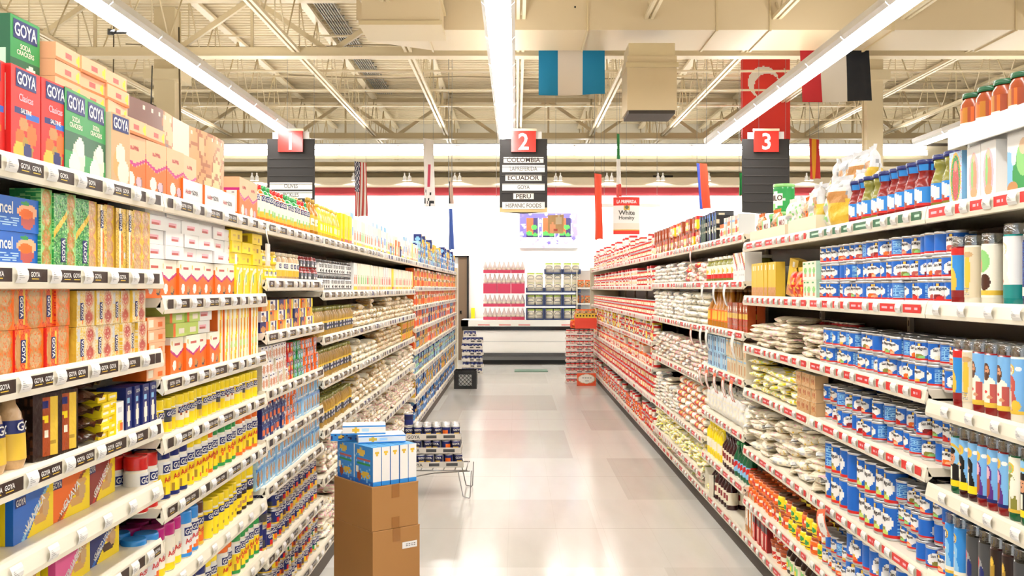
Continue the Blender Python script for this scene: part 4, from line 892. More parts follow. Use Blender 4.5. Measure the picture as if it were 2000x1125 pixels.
kbag('bredp', .1, .05, .13, beans('red', 'orange', 'gold', .4), 7, name='snack_bag', standing=True, amp=.15)
kbag('chipt', .13, .05, .13, beans('tan', 'orange', 'brown', .3), 8, name='snack_bag', standing=True, amp=.15)
kbag('sug', .1, .08, .16, beans('white', 'ivory', None, .3), 9, name='sugar_bag', standing=True, amp=.06, mat=CARD)
klathe('milo', [(.055, 0), (.057, .004), (.057, .14), (.055, .144)], C['green'], [(.058, .14), (.059, .142), (.059, .155), (.055, .158)], 'lgreen', name='drink_tin', cat='tin', seg=24, capname='lid', label=(.01, .13, pt('green', ('e', .5, .5, .15, .35, 'white'), ('r', .3, .05, .5, .3, 'lgreen'))), texts=[('MILO', 0, .08, .03, 'choc')])
kbox('milop', .18, .09, .10, pt('white', ('e', .5, .22, .4, .2, 'green'), ('r', .0, 0, .1, 1, 'lgreen'), ('e', .5, .22, .2, .1, 'lgreen')), 'green', 'white', [('F', 'MILO', 0, .66, .3, 'dred', 0, .7)], nu=16, nv=12, name='drink_pouch_box')
kbox('bookn', .04, .12, .2, pt('navy', ('r', 0, .75, 1, .92, 'blue'), ('r', .2, .3, .8, .5, 'ivory')), pt('dgrey', ('n', C['beige'], .2, 0, 1)), 'navy', nu=6, nv=14, name='slim_carton')
kbox('bookd', .03, .12, .17, pt('dgreen', ('r', .3, 0, .7, 1, 'black')), pt('black', ('n', C['beige'], .3, .1, .9)), 'dgrey', nu=4, nv=12, name='slim_carton')
kbox('rjar', .07, .07, .12, pt('rust', ('r', 0, .3, 1, .6, 'ivory'), ('e', .5, .45, .3, .2, 'red'), ('r', 0, .88, 1, 1, 'brown')), 'rust', 'brown', nu=8, nv=10)
kbox('bookw', .03, .1, .13, pt('ivory', ('r', 0, .2, 1, .4, 'gold'), ('r', 0, .7, 1, .8, 'lblue')), 'lgrey', 'white', nu=4, nv=10, name='slim_carton')
# ---------------------------------------------------------------- left shelves, near to far
L0, L1, L2, L3, L4 = LS0, LS1, LS2, LS3, LS4
run('L', -30, 140, 0, L0, 'saltine', desc='red saltine cracker box', gap=.006)
run('L', 140, 232, 0, L0, 'soda', desc='green soda cracker box', gap=.004)
run('L', 232, 263, 0, L0, 'tanbox', desc='tan cookie box')
run('L', 2.32, 2.47, 0, L0, 'mariaflat', st=4, desc='cream cookie carton supporting a cracker box', back=.10, px=False)
run('L', 2.475, 2.95, 0, L0, 'mariaflat', st=8, desc='cream cookie carton in a tall stack', back=.10, px=False)
put('soda', XL - .17, 2.39, 1.9925, -.05, 'green soda cracker box lying highest, above the red cracker boxes')
run('L', 263, 400, 0, L1, 'maria', desc='orange cookie box with pink zigzag')
run('L', 263, 350, 0, L1, 'mariaflat', st=1, desc='cream carton lying on the orange cookie boxes', zoff=.157)
run('L', 350, 405, 0, L1, 'maria', desc='orange cookie box in the second tier back', back=.1, zoff=.0)
run('L', 365, 478, 0, L1, 'whitecase', desc='white display case', back=.004, st=1)
run('L', 400, 478, 0, L1, 'pinkcase', desc='pink cookie box behind the white display cases', back=.14)
run('L', 478, 515, 0, L1, 'maria', desc='orange-sided cookie box beside the sauce bottles')
run('L', 515, 618, 0, L2, ['mojor', 'mojor', 'mojog', 'mojog', 'mojor', 'mojor', 'mojor', 'mojor', 'mojog', 'mojog', 'mojog', 'mojog'], nd=2, desc='small sauce bottle with colourful paper label')
run('L', 617, 632, 0, L2, 'oil', nd=2, desc='amber oil bottle')
run('L', 632, 674, 0, L3, 'oily', nd=2, desc='golden oil bottle')
run('L', 674, 692, 0, L3, 'pxd', desc='yellow carton beside the oil bottles')
run('L', 692, 765, 0, L3, ['pxa', 'pxb', 'pxe', 'pxc', 'pxb', 'pxe'], desc='pale carton')
run('L', 698, 765, 0, L3, 'pgreen', desc='tall pale green carton in the rear', back=.2, zoff=.0)
run('L', 765, 820, 0, L3, ['pxb', 'pxd', 'pxe', 'pxc', 'pxf', 'lbx3', 'pxf'], desc='mixed bright carton')
run('L', 820, 891, 0, L3, ['lbx5', 'lbx1', 'lbx4', 'lbx3'], st=[2, 3], desc='small bluish carton')
# second shelf
run('L', 2.0, 2.23, 1, L0, 'ancel', st=2, desc='blue guava paste box', jr=.03, px=False)
run('L', 100, 188, 1, L0, ['cgreen', 'cgreenw'], desc='upright green cookie pack', gap=.0)
run('L', 188, 312, 1, L0, ['cgold', 'cgoldw', 'cgold', 'cgoldw', 'cgoldw', 'cgold'], desc='upright golden cookie pack', gap=.0)
run('L', 300, 470, 1, L1, 'orzig', desc='orange and white cookie carton')
run('L', 300, 470, 1, L1, 'whiteflat', st=[3, 4, 4], desc='flat white carton on the orange cartons', zoff=.117)
run('L', 470, 519, 1, L1, 'yezig', desc='yellow carton with arched stripes')
run('L', 462, 519, 1, L1, 'yeflat', st=[2, 3], desc='flat yellow carton on the arched cartons', zoff=.122)
run('L', 520, 556, 1, L2, 'jyel', st=2, nd=2, desc='stubby yellow jar')
run('L', 556, 598, 1, L2, 'jtan', nd=2, desc='tall tan seasoning jar')
run('L', 598, 631, 1, L2, 'jred', st=2, nd=2, desc='small jar with dark red lid')
run('L', 633, 696, 1, L3, 'jwht', st=2, nd=1, desc='white-labelled jar')
run('L', 697, 813, 1, L3, ['pxa', 'pxb', 'pxa', 'pxc', 'pxb', 'pxa', 'pxd', 'pxf'], desc='cream and red carton')
run('L', 814, 891, 1, L4, ['lbx2', 'lbx4'], st=2, desc='orange and cream carton')
# third
run('L', -60, 168, 2, L0, ['cred', 'credw'], st=2, desc='orange-red cookie pack', gap=.0, zoff=0)
run('L', 168, 300, 2, L0, ['csmw', 'csm'], st=2, desc='short gold cookie pack', gap=.0)
run('L', 303, 350, 2, L1, 'peachflat', st=5, desc='flat peach carton')
run('L', 350, 396, 2, L1, ['orzig'], desc='orange zigzag carton in the lower tier')
run('L', 350, 396, 2, L1, ['limeflat'], st=3, desc='flat lime carton', zoff=.117)
run('L', 396, 440, 2, L1, ['orzig'], desc='orange zigzag carton beneath flat white cartons')
run('L', 396, 440, 2, L1, ['whiteflat'], st=2, desc='flat white carton in a short stack', zoff=.117)
run('L', 440, 519, 2, L1, 'tallyel', desc='tall cream and yellow carton', gap=.001)
run('L', 522, 620, 2, L2, ['pa', 'pb', 'pc', 'pb', 'pa'], st=3, desc='picture-printed food carton')
run('L', 622, 697, 2, L3, 'bolive', nd=2, desc='brown bottle with dark blue label')
for q, (a, c) in enumerate(((698, 745), (745, 779), (779, 812))):
    run('L', a, c, 2, L3, ['byell0', 'bcream1', 'byell2'], st=[4, 5, 6], desc=['bag of yellow beans', 'bag of cream beans', 'bag of dry beans'][q], jr=.15, dz=.03)
run('L', 814, 891, 2, L4, ['lbx4', 'lbx2', 'lbx2'], st=2, desc='orange food carton')
# fourth
run('L', -20, 95, 3, L0, 'gobag', desc='tan drink pouch with gold label')
run('L', 97, 166, 3, L0, 'chocbar', desc='chocolate pack with yellow panel', rz0=-.25)
run('L', 2.43, 2.56, 3, L0, 'brownbag', st=5, desc='shiny brown sweet bag', px=False, dz=.033, rz0=1.57, back=.04)
run('L', 213, 252, 3, L0, 'yelpack', st=6, desc='small yellow sweets box')
run('L', 240, 266, 3, L0, 'whyel', desc='white and yellow carton')
run('L', 266, 314, 3, L0, 'navybx', desc='navy blue carton')
run('L', 318, 514, 3, L1, ['asaz', 'asaz', 'asazb', 'asaz', 'asazr', 'asazr', 'asaz', 'asaz', 'asazb', 'asaz'], nd=2, desc='small yellow-capped shaker')
run('L', 522, 572, 3, L2, 'pwhite', st=3, desc='white carton with food picture')
run('L', 571, 583, 3, L2, 'gred', st=4, desc='red spice box')
run('L', 583, 598, 3, L2, 'ggrn', st=4, desc='green spice box')
run('L', 598, 630, 3, L2, 'gora', st=4, desc='orange spice box')
run('L', 627, 694, 3, L3, 'bolive', nd=2, desc='brown bottle with dark blue label')
run('L', 694, 745, 3, L3, ['bcream0', 'bcream1', 'bcream2'], st=[3, 4, 5], desc='bag of white beans', jr=.15, dz=.03)
run('L', 745, 790, 3, L3, ['byell0', 'byell1', 'byell2'], st=[5, 6], desc='bag of yellow beans', jr=.15, dz=.03)
run('L', 790, 813, 3, L3, ['lbx4'], st=2, desc='amber bottle carton')
run('L', 814, 891, 3, L4, ['lbx2', 'lbx3'], st=2, desc='orange and navy carton')
# fifth
run('L', -40, 85, 4, L0, 'wcoco', desc='purple coconut wafer box', nd=3, back=.07, rz0=.0)
run('L', 85, 160, 4, L0, 'wvan', desc='blue vanilla wafer box', nd=3, back=.07, rz0=.0)
run('L', 160, 226, 4, L0, 'wgua', desc='orange guava wafer box', nd=3, back=.07)
run('L', 226, 300, 4, L0, 'wstr', desc='dark red strawberry wafer box', nd=3, back=.07)
put('wyel', XL - .2, 2.2, L0[4] + .107, .05, 'plain yellow wafer box lying on the coconut and vanilla boxes')
run('L', 297, 340, 4, L1, 'ared', nd=2, desc='red-capped seasoning shaker')
run('L', 340, 386, 4, L1, 'anavy', nd=2, desc='navy-capped seasoning shaker')
run('L', 386, 424, 4, L1, 'ayel', nd=2, desc='yellow-capped seasoning shaker')
run('L', 424, 434, 4, L1, 'aora', nd=2, desc='lone orange-capped seasoning shaker')
run('L', 434, 479, 4, L1, 'agrn', nd=2, desc='green-capped seasoning shaker')
run('L', 479, 515, 4, L1, 'aora', nd=2, desc='orange-capped seasoning shaker')
run('L', 522, 565, 4, L2, ['pnavy'], st=3, desc='dark blue food carton')
run('L', 565, 588, 4, L2, ['gora'], st=4, desc='orange and navy spice box')
run('L', 588, 631, 4, L2, ['plblue'], st=2, desc='light blue packet')
run('L', 627, 696, 4, L3, 'bolive', nd=2, desc='brown bottle with dark blue label')
run('L', 696, 770, 4, L3, ['byell0', 'bcream1', 'byell2'], st=[4, 5, 6], desc='plump bag of yellow beans', jr=.2, dz=.03)
run('L', 770, 813, 4, L3, ['bcream0', 'bpink1', 'bcream2'], st=[4, 6, 5], desc='bag of pale beans', jr=.2, dz=.03)
run('L', 814, 891, 4, L4, ['lbx3', 'lbx4', 'lbx2'], st=2, desc='small dark carton')
# sixth
run('L', 60, 165, 5, L0, 'wchoc', desc='brown chocolate wafer box', nd=3, back=.07)
run('L', 165, 228, 5, L0, 'wpink', desc='pink strawberry wafer box', nd=3, back=.07)
run('L', 228, 306, 5, L0, 'wcv', desc='navy chocolate vanilla wafer box', nd=3, back=.07)
run('L', 296, 330, 5, L1, 'alblue', nd=2, desc='light blue shaker with blue cap')
run('L', 330, 378, 5, L1, 'apink', nd=2, desc='shaker with bright pink cap')
run('L', 378, 406, 5, L1, 'alblue', nd=2, desc='tall light blue shaker')
run('L', 406, 422, 5, L1, 'abrn', nd=2, desc='brown-capped shaker')
run('L', 422, 477, 5, L1, 'aynavy', nd=2, desc='yellow shaker with navy band')
run('L', 477, 517, 5, L1, 'abig', nd=2, desc='big yellow bottle with dark lettering')
run('L', 512, 631, 5, L2, 'plblue', st=2, desc='light blue packet with bean picture')
run('L', 640, 745, 5, L3, ['bpink0', 'bpink1', 'bcream2', 'blil0'], st=[5, 6, 7], desc='bag of pinkish beans', jr=.25, dz=.03)
run('L', 745, 813, 5, L3, ['bpink2', 'bcream1', 'btan0'], st=[5, 6], desc='bag of mixed beans', jr=.25, dz=.03)
run('L', 814, 891, 5, L4, ['lbx5', 'lbx3'], st=2, desc='blue and navy carton')
# seventh and bottom
run('L', 378, 420, 6, L1, 'anavy', nd=2, desc='navy-capped seasoning shaker'); run('L', 420, 450, 6, L1, 'ayel', nd=2, desc='yellow-capped seasoning shaker')
run('L', 450, 474, 6, L1, 'aora', nd=2, desc='orange-capped seasoning shaker'); run('L', 474, 517, 6, L1, 'agrn', nd=2, desc='green-capped seasoning shaker')
run('L', 512, 550, 6, L2, ['bnt', 'bnr'], st=2, nd=2, desc='tall dark blue can', spin='col')
run('L', 550, 631, 6, L2, ['byl', 'bnr', 'bny', 'bnb', 'bnr', 'byl', 'bny'], st=3, nd=2, desc='bean can', spin=False)
run('L', 540, 631, 7, L2, ['bgr', 'bor', 'bnb', 'byl', 'bor', 'bnr', 'bgr'], st=3, nd=2, desc='small food can', spin=False)
run('L', 640, 813, 6, L3, ['blil0', 'bcream1', 'btan2', 'bpink0'], st=[6, 7, 8], desc='bag of pale dried beans', jr=.3, dz=.03)
run('L', 814, 891, 6, L4, ['lbx3', 'lbx4', 'lbx1'], st=2, desc='small navy carton')
run('L', 814, 891, 7, L4, ['lbx1', 'lbx3'], st=[1, 2], desc='blue carton')

# ---------------------------------------------------------------- right shelves
R0, RA, RB, RC, RD = RS0, RSA, RSB, RSC, RSD
# top riser with picture boxes
run('R', 2120, 1935, 0, R0, 'vir3', desc='picture box with blue sky and green robe', end='far end', gap=.01)
run('R', 1932, 1880, 0, R0, 'vir2', desc='white picture box with pink figure', end='far end', gap=.008)
run('R', 1880, 1862, 0, R0, 'c_plain', desc='slim white-wrapped candle', end='far end')
run('R', 1862, 1836, 0, R0, 'vir', desc='picture box with gold oval', end='far end')
r = link('riser', None, None, (1.36, 2.1, RS0[0])); tag(r, 'long white riser shelf behind the picture boxes', 'riser')
b = MB(); b.box(-.045, .3, 0, .92, .187, .2, C['white'], STEEL); b.box(-.05, -.042, 0, .92, .165, .225, C['white'], STEEL); part('riser_shelf', b, r)
b = MB(); b.box(.01, .02, 0, .92, 0, .185, C['white'], STEEL); part('riser_panel', b, r)
yy = 2.99; n = 0
while yy > 2.1:
    n += 1; put('jtop', 1.38, yy, RS0[0] + .2, 2.8 + R(), f'brown preserve jar with green lid, {W(n)} from the far end on the riser', 'brown jars on the riser'); yy -= .098
run('R', 1836, 1783, 0, RA, 'slg', desc='green sauce bottle with navy lid', end='near end', nd=2)
run('R', 1783, 1640, 0, RA, ['slr', 'slr', 'slr', 'slr', 'slr', 'slg', 'slg', 'slr'], nd=2, desc='red sauce bottle with blue neck band', end='near end')
run('R', 1645, 1545, 0, RA, ['chip0', 'chip1', 'chip2'], desc='silver and yellow snack bag', back=.10, jr=.4, zoff=.03)
run('R', 1640, 1560, 0, RA, ['chip1', 'chip2', 'chip0'], desc='snack bag piled above the others', back=.13, jr=.5, zoff=.125)
run('R', 1625, 1560, 0, RA, ['chip2', 'chipw0'], desc='yellow snack bag leaning at the front', back=.03, jr=.4, zoff=.01)
run('R', 1560, 1500, 0, RA, ['chipw0', 'chipt', 'chipw1', 'chipw2'], desc='silver snack bag', back=.07, jr=.4, zoff=.04)
for x0, x1, hh, nm in ((1536, 1590, .07, 'nearer'), (1462, 1530, .06, 'farther')):
    ya, yb = YR(x1), YR(x0); b = MB(); b.box(-.012, -.008, 0, yb - ya, 0, hh, H('efe2c6'), CARD); b.box(-.008, .2, 0, .004, 0, hh, H('efe2c6'), CARD); b.box(-.008, .2, yb - ya - .004, yb - ya, 0, hh, H('efe2c6'), CARD); b.box(-.008, .2, 0, yb - ya, 0, .003, H('efe2c6'), CARD)
    tag(link('display_tray', b.mesh('tr'), None, (XR + .02, ya, RSA[0])), f'{nm} cream cardboard display tray under the snack bags', 'tray')
run('R', 1510, 1458, 0, RA, ['milop', 'chipt'], desc='white drink powder pouch', back=.06, zoff=.02)
for x, yy_, zz, n_ in ((1.47, 5.55, 1.865, 'left one of the pair'), (1.47, 5.42, 1.865, 'right one of the pair'), (1.48, 5.5, 2.025, 'topmost')): put('milo', x, yy_, zz - .06 + .0, math.pi + .4, f'green drink tin with pale lid, {n_} at the shelf joint', 'green drink tins')
# candles
cs = ['c_blue', 'c_blue', 'c_white', 'c_land', 'c_land2', 'c_bird']
def crow(xs, li, S, kinds, desc, nd=1):
    for n, (x, k) in enumerate(zip(xs, kinds)):
        K = KIND[k]
        for dd in range(nd):
            Y = YR(x) if dd == 0 else YR(x); X = XR + .02 + K['d'] / 2 + dd * .066
            put(k, X, Y, S[li] + .0005, math.pi + random.uniform(-.25, .1), f'{desc}, {W(n + 1)} from the far end{", front row" if nd > 1 and dd == 0 else (", row behind" if dd else "")}', desc + ' row')
crow([1833 + 14, 1872, 1905, 1948, 1985, 2022, 2060], 1, R0, ['c_bird', 'c_land2', 'c_land', 'c_white', 'c_blue', 'c_blue', 'c_white'], 'tall glass candle on the upper candle shelf', 1)
crow([1850, 1868, 1888, 1911, 1936, 1962, 1990, 2020], 2, R0, ['c_bird', 'c_land2', 'c_heart', 'c_heart', 'c_heart', 'c_robe', 'c_robe', 'c_heart'], 'printed glass candle on the middle candle shelf', 2)
crow([1846, 1862, 1879, 1897, 1916, 1937, 1958, 1981, 2006], 3, R0, ['c_port', 'c_monk', 'c_monk', 'c_lady', 'c_lady', 'c_lady', 'c_green', 'c_port', 'c_green'], 'printed glass candle on the lower candle shelf', 2)
crow([1835, 1852, 1876, 1900, 1922, 1945, 1968, 1992], 4, R0, ['c_mary', 'c_mary', 'c_dark', 'c_dark', 'c_brown', 'c_brown', 'c_dark', 'c_brown'], 'dark printed candle on the lowest candle shelf', 2)
# cans in section A
run('R', 1506, 1457, 1, RA, 'ybox', desc='tall yellow carton', end='near end')
put('ybox', XR + .08, YR(1520), RSA[1] + .012, math.pi + .3, 'pink and yellow carton tilted against its neighbours', rx=-.22)
run('R', 1552, 1524, 1, RA, 'bredp', desc='red snack bag', end='near end')
run('R', 1586, 1551, 1, RA, 'gbox', st=2, desc='cream and green carton', end='near end')
run('R', 1616, 1586, 1, RA, ['smt', 'smr'], st=3, desc='smaller blue can', end='near end', spin=False)
run('R', 1838, 1616, 1, RA, ['smt', 'smr', 'smt', 'smo', 'smr', 'smt', 'smg'], st=3, nd=2, desc='blue fruit can', end='near end', spin=True, jx=.02)
for s in ((1592, 1530, 0), (1530, 1490, 1), (1490, 1455, 2)):
    run('R', s[0], s[1], 2, RA, ['btan0', 'btan1', 'btan2'], st=[6, 7, 5][s[2]], desc=['bag of tan beans', 'wrinkled bag of pale beans', 'flat bag of beans'][s[2]], jr=.5, dz=.024, jx=.04, dmul=1)
run('R', 1560, 1458, 2, RA, 'lpb', st=2, desc='small can behind the bean bags', back=.24)
run('R', 1842, 1592, 2, RA, ['smg', 'smo', 'smg', 'smc', 'smg', 'smo'], st=2, nd=3, desc='blue vegetable can', spin=True, jx=.03, gap=.008)
run('R', 1548, 1453, 3, RA, ['bgy0', 'bgy1', 'bgy2'], st=[4, 5, 5], desc='yellow and white corn bag', jr=.5, dz=.036, jx=.03)
run('R', 1582, 1548, 3, RA, 'brbx', st=3, desc='small brown carton')
run('R', 1842, 1584, 3, RA, ['smr', 'smo', 'smr', 'smg', 'smr'], st=2, nd=3, desc='blue bean can', spin=True, jx=.045, gap=.014)
for s in ((1590, 1540, 0), (1540, 1490, 1), (1490, 1442, 2)):
    run('R', s[0], s[1], 4, RA, ['btan0', 'bwht1', 'btan2', 'bcream0'], st=[8, 9], desc=['bag of white rice', 'limp bag of rice', 'pale bag of grain'][s[2]], jr=.5, dz=.028, jx=.04)
run('R', 1652, 1590, 4, RA, 'bso', st=2, desc='large blue can', spin='col', nd=2)
run('R', 1722, 1652, 4, RA, 'bsg', st=2, desc='tall blue can of peppers', spin=False, nd=2)
run('R', 1846, 1722, 4, RA, ['smg', 'smo', 'smg', 'smg'], st=3, nd=3, desc='blue pepper can', spin=True, jx=.04, gap=.01)
run('R', 1505, 1450, 5, RA, ['jyor'], st=2, nd=2, desc='orange and white jar')
run('R', 1590, 1505, 5, RA, ['jyye', 'jyor', 'jyye'], st=2, nd=2, desc='yellow jar')
run('R', 1640, 1590, 5, RA, ['smc', 'smo'], st=2, nd=2, desc='blue can of yellow fruit', spin=True)
run('R', 1860, 1640, 5, RA, ['bsy'], st=2, nd=2, desc='large blue can of peaches', spin=True)
run('R', 1850, 1640, 6, RA, ['bsy'], st=1, nd=2, desc='large blue can', spin=True)
run('R', 1466, 1447, 6, RA, 'juice', desc='big amber juice bottle', end='near end')
run('R', 1490, 1462, 6, RA, 'redbx', desc='slim red carton')
run('R', 1522, 1490, 6, RA, 'tub', st=3, nd=1, desc='orange plastic tub')
run('R', 1600, 1522, 6, RA, 'malt', nd=2, desc='dark drink bottle with white cap')
# section B
run('R', 1438, 1410, 0, RB, ['bookw', 'rbx2', 'bookw', 'bookw'], desc='thin pale carton', back=.01)
run('R', 1410, 1396, 0, RB, ['rbx2'], st=1, desc='red and white carton')
run('R', 1396, 1362, 0, RC, ['bookd', 'bookn', 'bookd', 'bookd', 'bookn'], desc='slim dark carton', back=.01)
run('R', 1448, 1425, 1, RB, 'whst', desc='white carton with colour stripes')
run('R', 1476, 1452, 1, RA, 'whst', desc='striped white carton at the section joint', back=.12)
run('R', 1425, 1372, 1, RB, 'jolv', nd=2, desc='big olive jar with red label')
run('R', 1412, 1374, 2, RB, 'hot', nd=2, desc='amber hot sauce bottle')
run('R', 1450, 1412, 2, RB, ['hotbox'], nd=2, desc='rust-coloured sauce bottle')
run('R', 1410, 1373, 3, RB, 'blbx', st=2, desc='pale blue carton')
run('R', 1450, 1410, 3, RB, 'tabx', st=2, desc='tan food carton')
run('R', 1450, 1371, 4, RB, 'sug', nd=3, desc='white sugar bag', jr=.2)
run('R', 1400, 1372, 5, RB, 'yello', nd=1, desc='yellow bottle')
run('R', 1426, 1400, 5, RB, 'dark', nd=1, desc='dark bottle'); run('R', 1450, 1426, 5, RB, 'green', nd=1, desc='green bottle with blue label')
run('R', 1412, 1378, 6, RB, 'dark', nd=2, desc='dark wine bottle by the white carton')
b = MB(); b.box(-.04, .0, 0, .005, 0, .15, C['ivory'], CARD); b.box(-.01, .2, 0, .004, 0, .15, C['ivory'], CARD); b.box(-.01, .2, .3, .304, 0, .15, C['ivory'], CARD)
tag(link('bottle_carton', b.mesh('bc'), None, (XR + .03, YR(1388), RSB[6])), 'opened white carton around the dark wine bottles', 'box')
# section C
run('R', 1362, 1273, 0, RC, ['rjar', 'rbx2', 'rjar', 'rbx3'], st=[1, 2, 2], desc='red and brown carton', gap=.006)
run('R', 1370, 1330, 1, RC, ['bpink0', 'bred1'], st=[4, 3], desc='pinkish bean bag', jr=.3, dz=.032)
run('R', 1330, 1273, 1, RC, ['blil0', 'blil1', 'blil2'], st=[5, 4], desc='lilac-tinted bean bag', jr=.3, dz=.032)
run('R', 1371, 1335, 2, RC, ['bwht0', 'bwht1'], st=5, desc='white rice bag in a sagging pile', jr=.35, dz=.045)
run('R', 1335, 1273, 2, RC, ['blil0', 'bwht2', 'blil2'], st=[6, 7], desc='whitish bean bag', jr=.25, dz=.032)
run('R', 1371, 1273, 3, RC, ['bpink0', 'btan1', 'blil2'], st=[7, 8, 6], desc='bag of pale pink beans', jr=.3, dz=.03)
run('R', 1371, 1318, 4, RC, ['bred0', 'bred1', 'bred2'], st=6, desc='big rice bag with red label', jr=.15, dz=.055)
run('R', 1318, 1273, 4, RC, ['blil0', 'btan1'], st=[8, 6], desc='small pale bean bag', jr=.3, dz=.032)
run('R', 1371, 1273, 5, RC, ['bgy0', 'bgy1', 'bgy2'], st=[5, 6, 4], desc='yellow-green bean bag', jr=.35, dz=.034)
run('R', 1378, 1273, 6, RC, ['bgy0', 'btan1', 'bpink2'], st=[1, 2], desc='brown and yellow bean bag', jr=.35, dz=.034)
# section D and beyond: red and white cans
run('R', 1272, 1157, 0, RD, ['lpa', 'rbx1', 'lpb', 'lpa'], st=[2, 2, 3], desc='red-banded can', gap=.004)
run('R', 1272, 1157, 1, RD, ['lpa', 'lpb', 'lpa', 'rbx1'], st=2, desc='red and white can')
run('R', 1272, 1157, 2, RD, ['lpa', 'lpb'], st=2, desc='cream can with red bands')
run('R', 1272, 1157, 3, RD, ['lpd', 'lpe', 'lpd', 'rbx3'], st=2, desc='red and grey can')
run('R', 1272, 1157, 4, RD, ['lpe', 'lpc', 'rbx2'], st=[1, 2], desc='bean can with red label')
run('R', 1272, 1157, 5, RD, ['lpe', 'lpc', 'lpc'], st=2, desc='tall white and red can')
run('R', 1272, 1157, 6, RD, ['lpd', 'lpc', 'jyor'], st=2, desc='can with broad red band')
flush_far()
# ---------------------------------------------------------------- hanging aisle signs
def sign(px, num, rows, lab, Y=15.1):
    s = Y / FPX; x0, zt = PX(px - 46, 272, Y); x1, zb = PX(px + 47, 415, Y); wv = x1 - x0; hv = zt - zb
    r = link('aisle_sign', None, None, ((x0 + x1) / 2, Y, zb)); tag(r, lab, 'sign')
    dk = H('2b2724'); b = MB()
    A, B_, D = (-wv / 2, 0), (wv / 2, 0), (0, .32)
    for lo, hi in ((.0, hv),):
        b.poly([(A[0], 0, lo), (B_[0], 0, lo), (B_[0], 0, hi), (A[0], 0, hi)], dk, MATT)
        b.poly([(B_[0], 0, lo), (D[0], D[1], lo), (D[0], D[1], hi), (B_[0], 0, hi)], dk, MATT)
        b.poly([(D[0], D[1], lo), (A[0], 0, lo), (A[0], 0, hi), (D[0], D[1], hi)], dk, MATT)
        b.poly([(A[0], 0, lo), (D[0], D[1], lo), (B_[0], 0, lo)], H('14110f'), MATT); b.poly([(A[0], 0, hi), (B_[0], 0, hi), (D[0], D[1], hi)], dk, MATT)
    part('sign_body', b, r)
    F = lambda t, z, o: (t, -.001 - o, z)
    if rows and num == '2':
        b = MB(); b.panel(F, -wv / 2, wv / 2, -.0, .07, 1, 1, lambda u, v: H('d9bd86'), MATT); part('base_strip', b, r)
    b = MB(); zz = zt - zb - .30
    k = 0
    while zz > .1: b.box(-wv / 2 + .03, wv / 2 - .03, -.012, -.001, zz, zz + .008, H('4a4440'), MATT); zz -= .13; k += 1
    part('slat_groove', b, r)
    ph = 41 * s; pw = 48 * s; cz = zt - zb + (272 - 277.5) * s
    b = MB(); b.box(-pw / 2, pw / 2, -.05, -.01, cz - ph / 2, cz + ph / 2, H('e2342a'), PLAS)
    p = part('number_plate', b, r)
    b = MB(); b.text(lambda t, z, o: (t, -.0505 - o, z), num, 0, cz, ph * .8, C['white'], 0, MATT, sx=.95)
    if num == '1': pass
    part('number', b, p)
    b = MB(); b.box(-pw / 2 - .01, pw / 2 + .01, -.05, -.0, cz + ph / 2, cz + ph / 2 + .035, H('f3e6c6'), MATT); b.box(-pw / 2 - .09, -pw / 2, -.01, .0, zt - zb, zt - zb + .1, C['white'], MATT); b.box(pw / 2, pw / 2 + .09, -.01, .0, zt - zb, zt - zb + .11, C['white'], MATT)
    part('top_holder', b, r)
    for yy, txt, style, wd in rows:
        _, z = PX(0, yy, Y); z -= zb
        if style == 'p':
            b = MB(); b.box(-41.5 * s, 41.5 * s, -.01, -.002, z - 6.8 * s, z + 6.8 * s, H('f1ede2'), MATT)
            q = part('name_panel', b, r)
            b = MB(); b.text(lambda t, z_, o: (t, -.0105 - o, z_), txt, 0, z, 8.5 * s, H('6d6a66'), 0, MATT, maxw=wd * s, sx=.8); part('lettering', b, q)
        else:
            b = MB(); b.box(-wd / 2 * s - .015, wd / 2 * s + .015, -.006, -.002, z - 5.6 * s, z + 5.6 * s, H('efe6d8'), MATT)
            q = part('name_sticker', b, r)
            b = MB(); b.text(lambda t, z_, o: (t, -.0065 - o, z_), txt, 0, z, 9 * s, H('3a2c28'), 0, MATT, maxw=wd * s, sx=1.1); part('lettering', b, q)
    for q in (-.08, .33):
        b = MB(); b.tube([(q, .1, hv), (q, .1, BC - zb + .3)], .003, C['grey'], STEEL, 4); part('hanging_wire', b, r)
sign(568, '1', [(364, 'OLIVES', 'p', 32), (381, 'PICKLES', 'p', 40)], 'black hanging aisle sign number 1 with red number plate')
sign(1022, '2', [(313, 'COLOMBIA', 's', 74), (330, 'LAPREFERIDA', 'p', 60), (348, 'ECUADOR', 's', 67), (366, 'GOYA', 'p', 24), (384, 'PERU', 's', 36), (402, 'HISPANIC FOODS', 'p', 74)], 'hanging aisle sign number 2 listing Colombia, Ecuador and Peru')
sign(1495, '3', [], 'black hanging aisle sign number 3 below the red crescent flag')

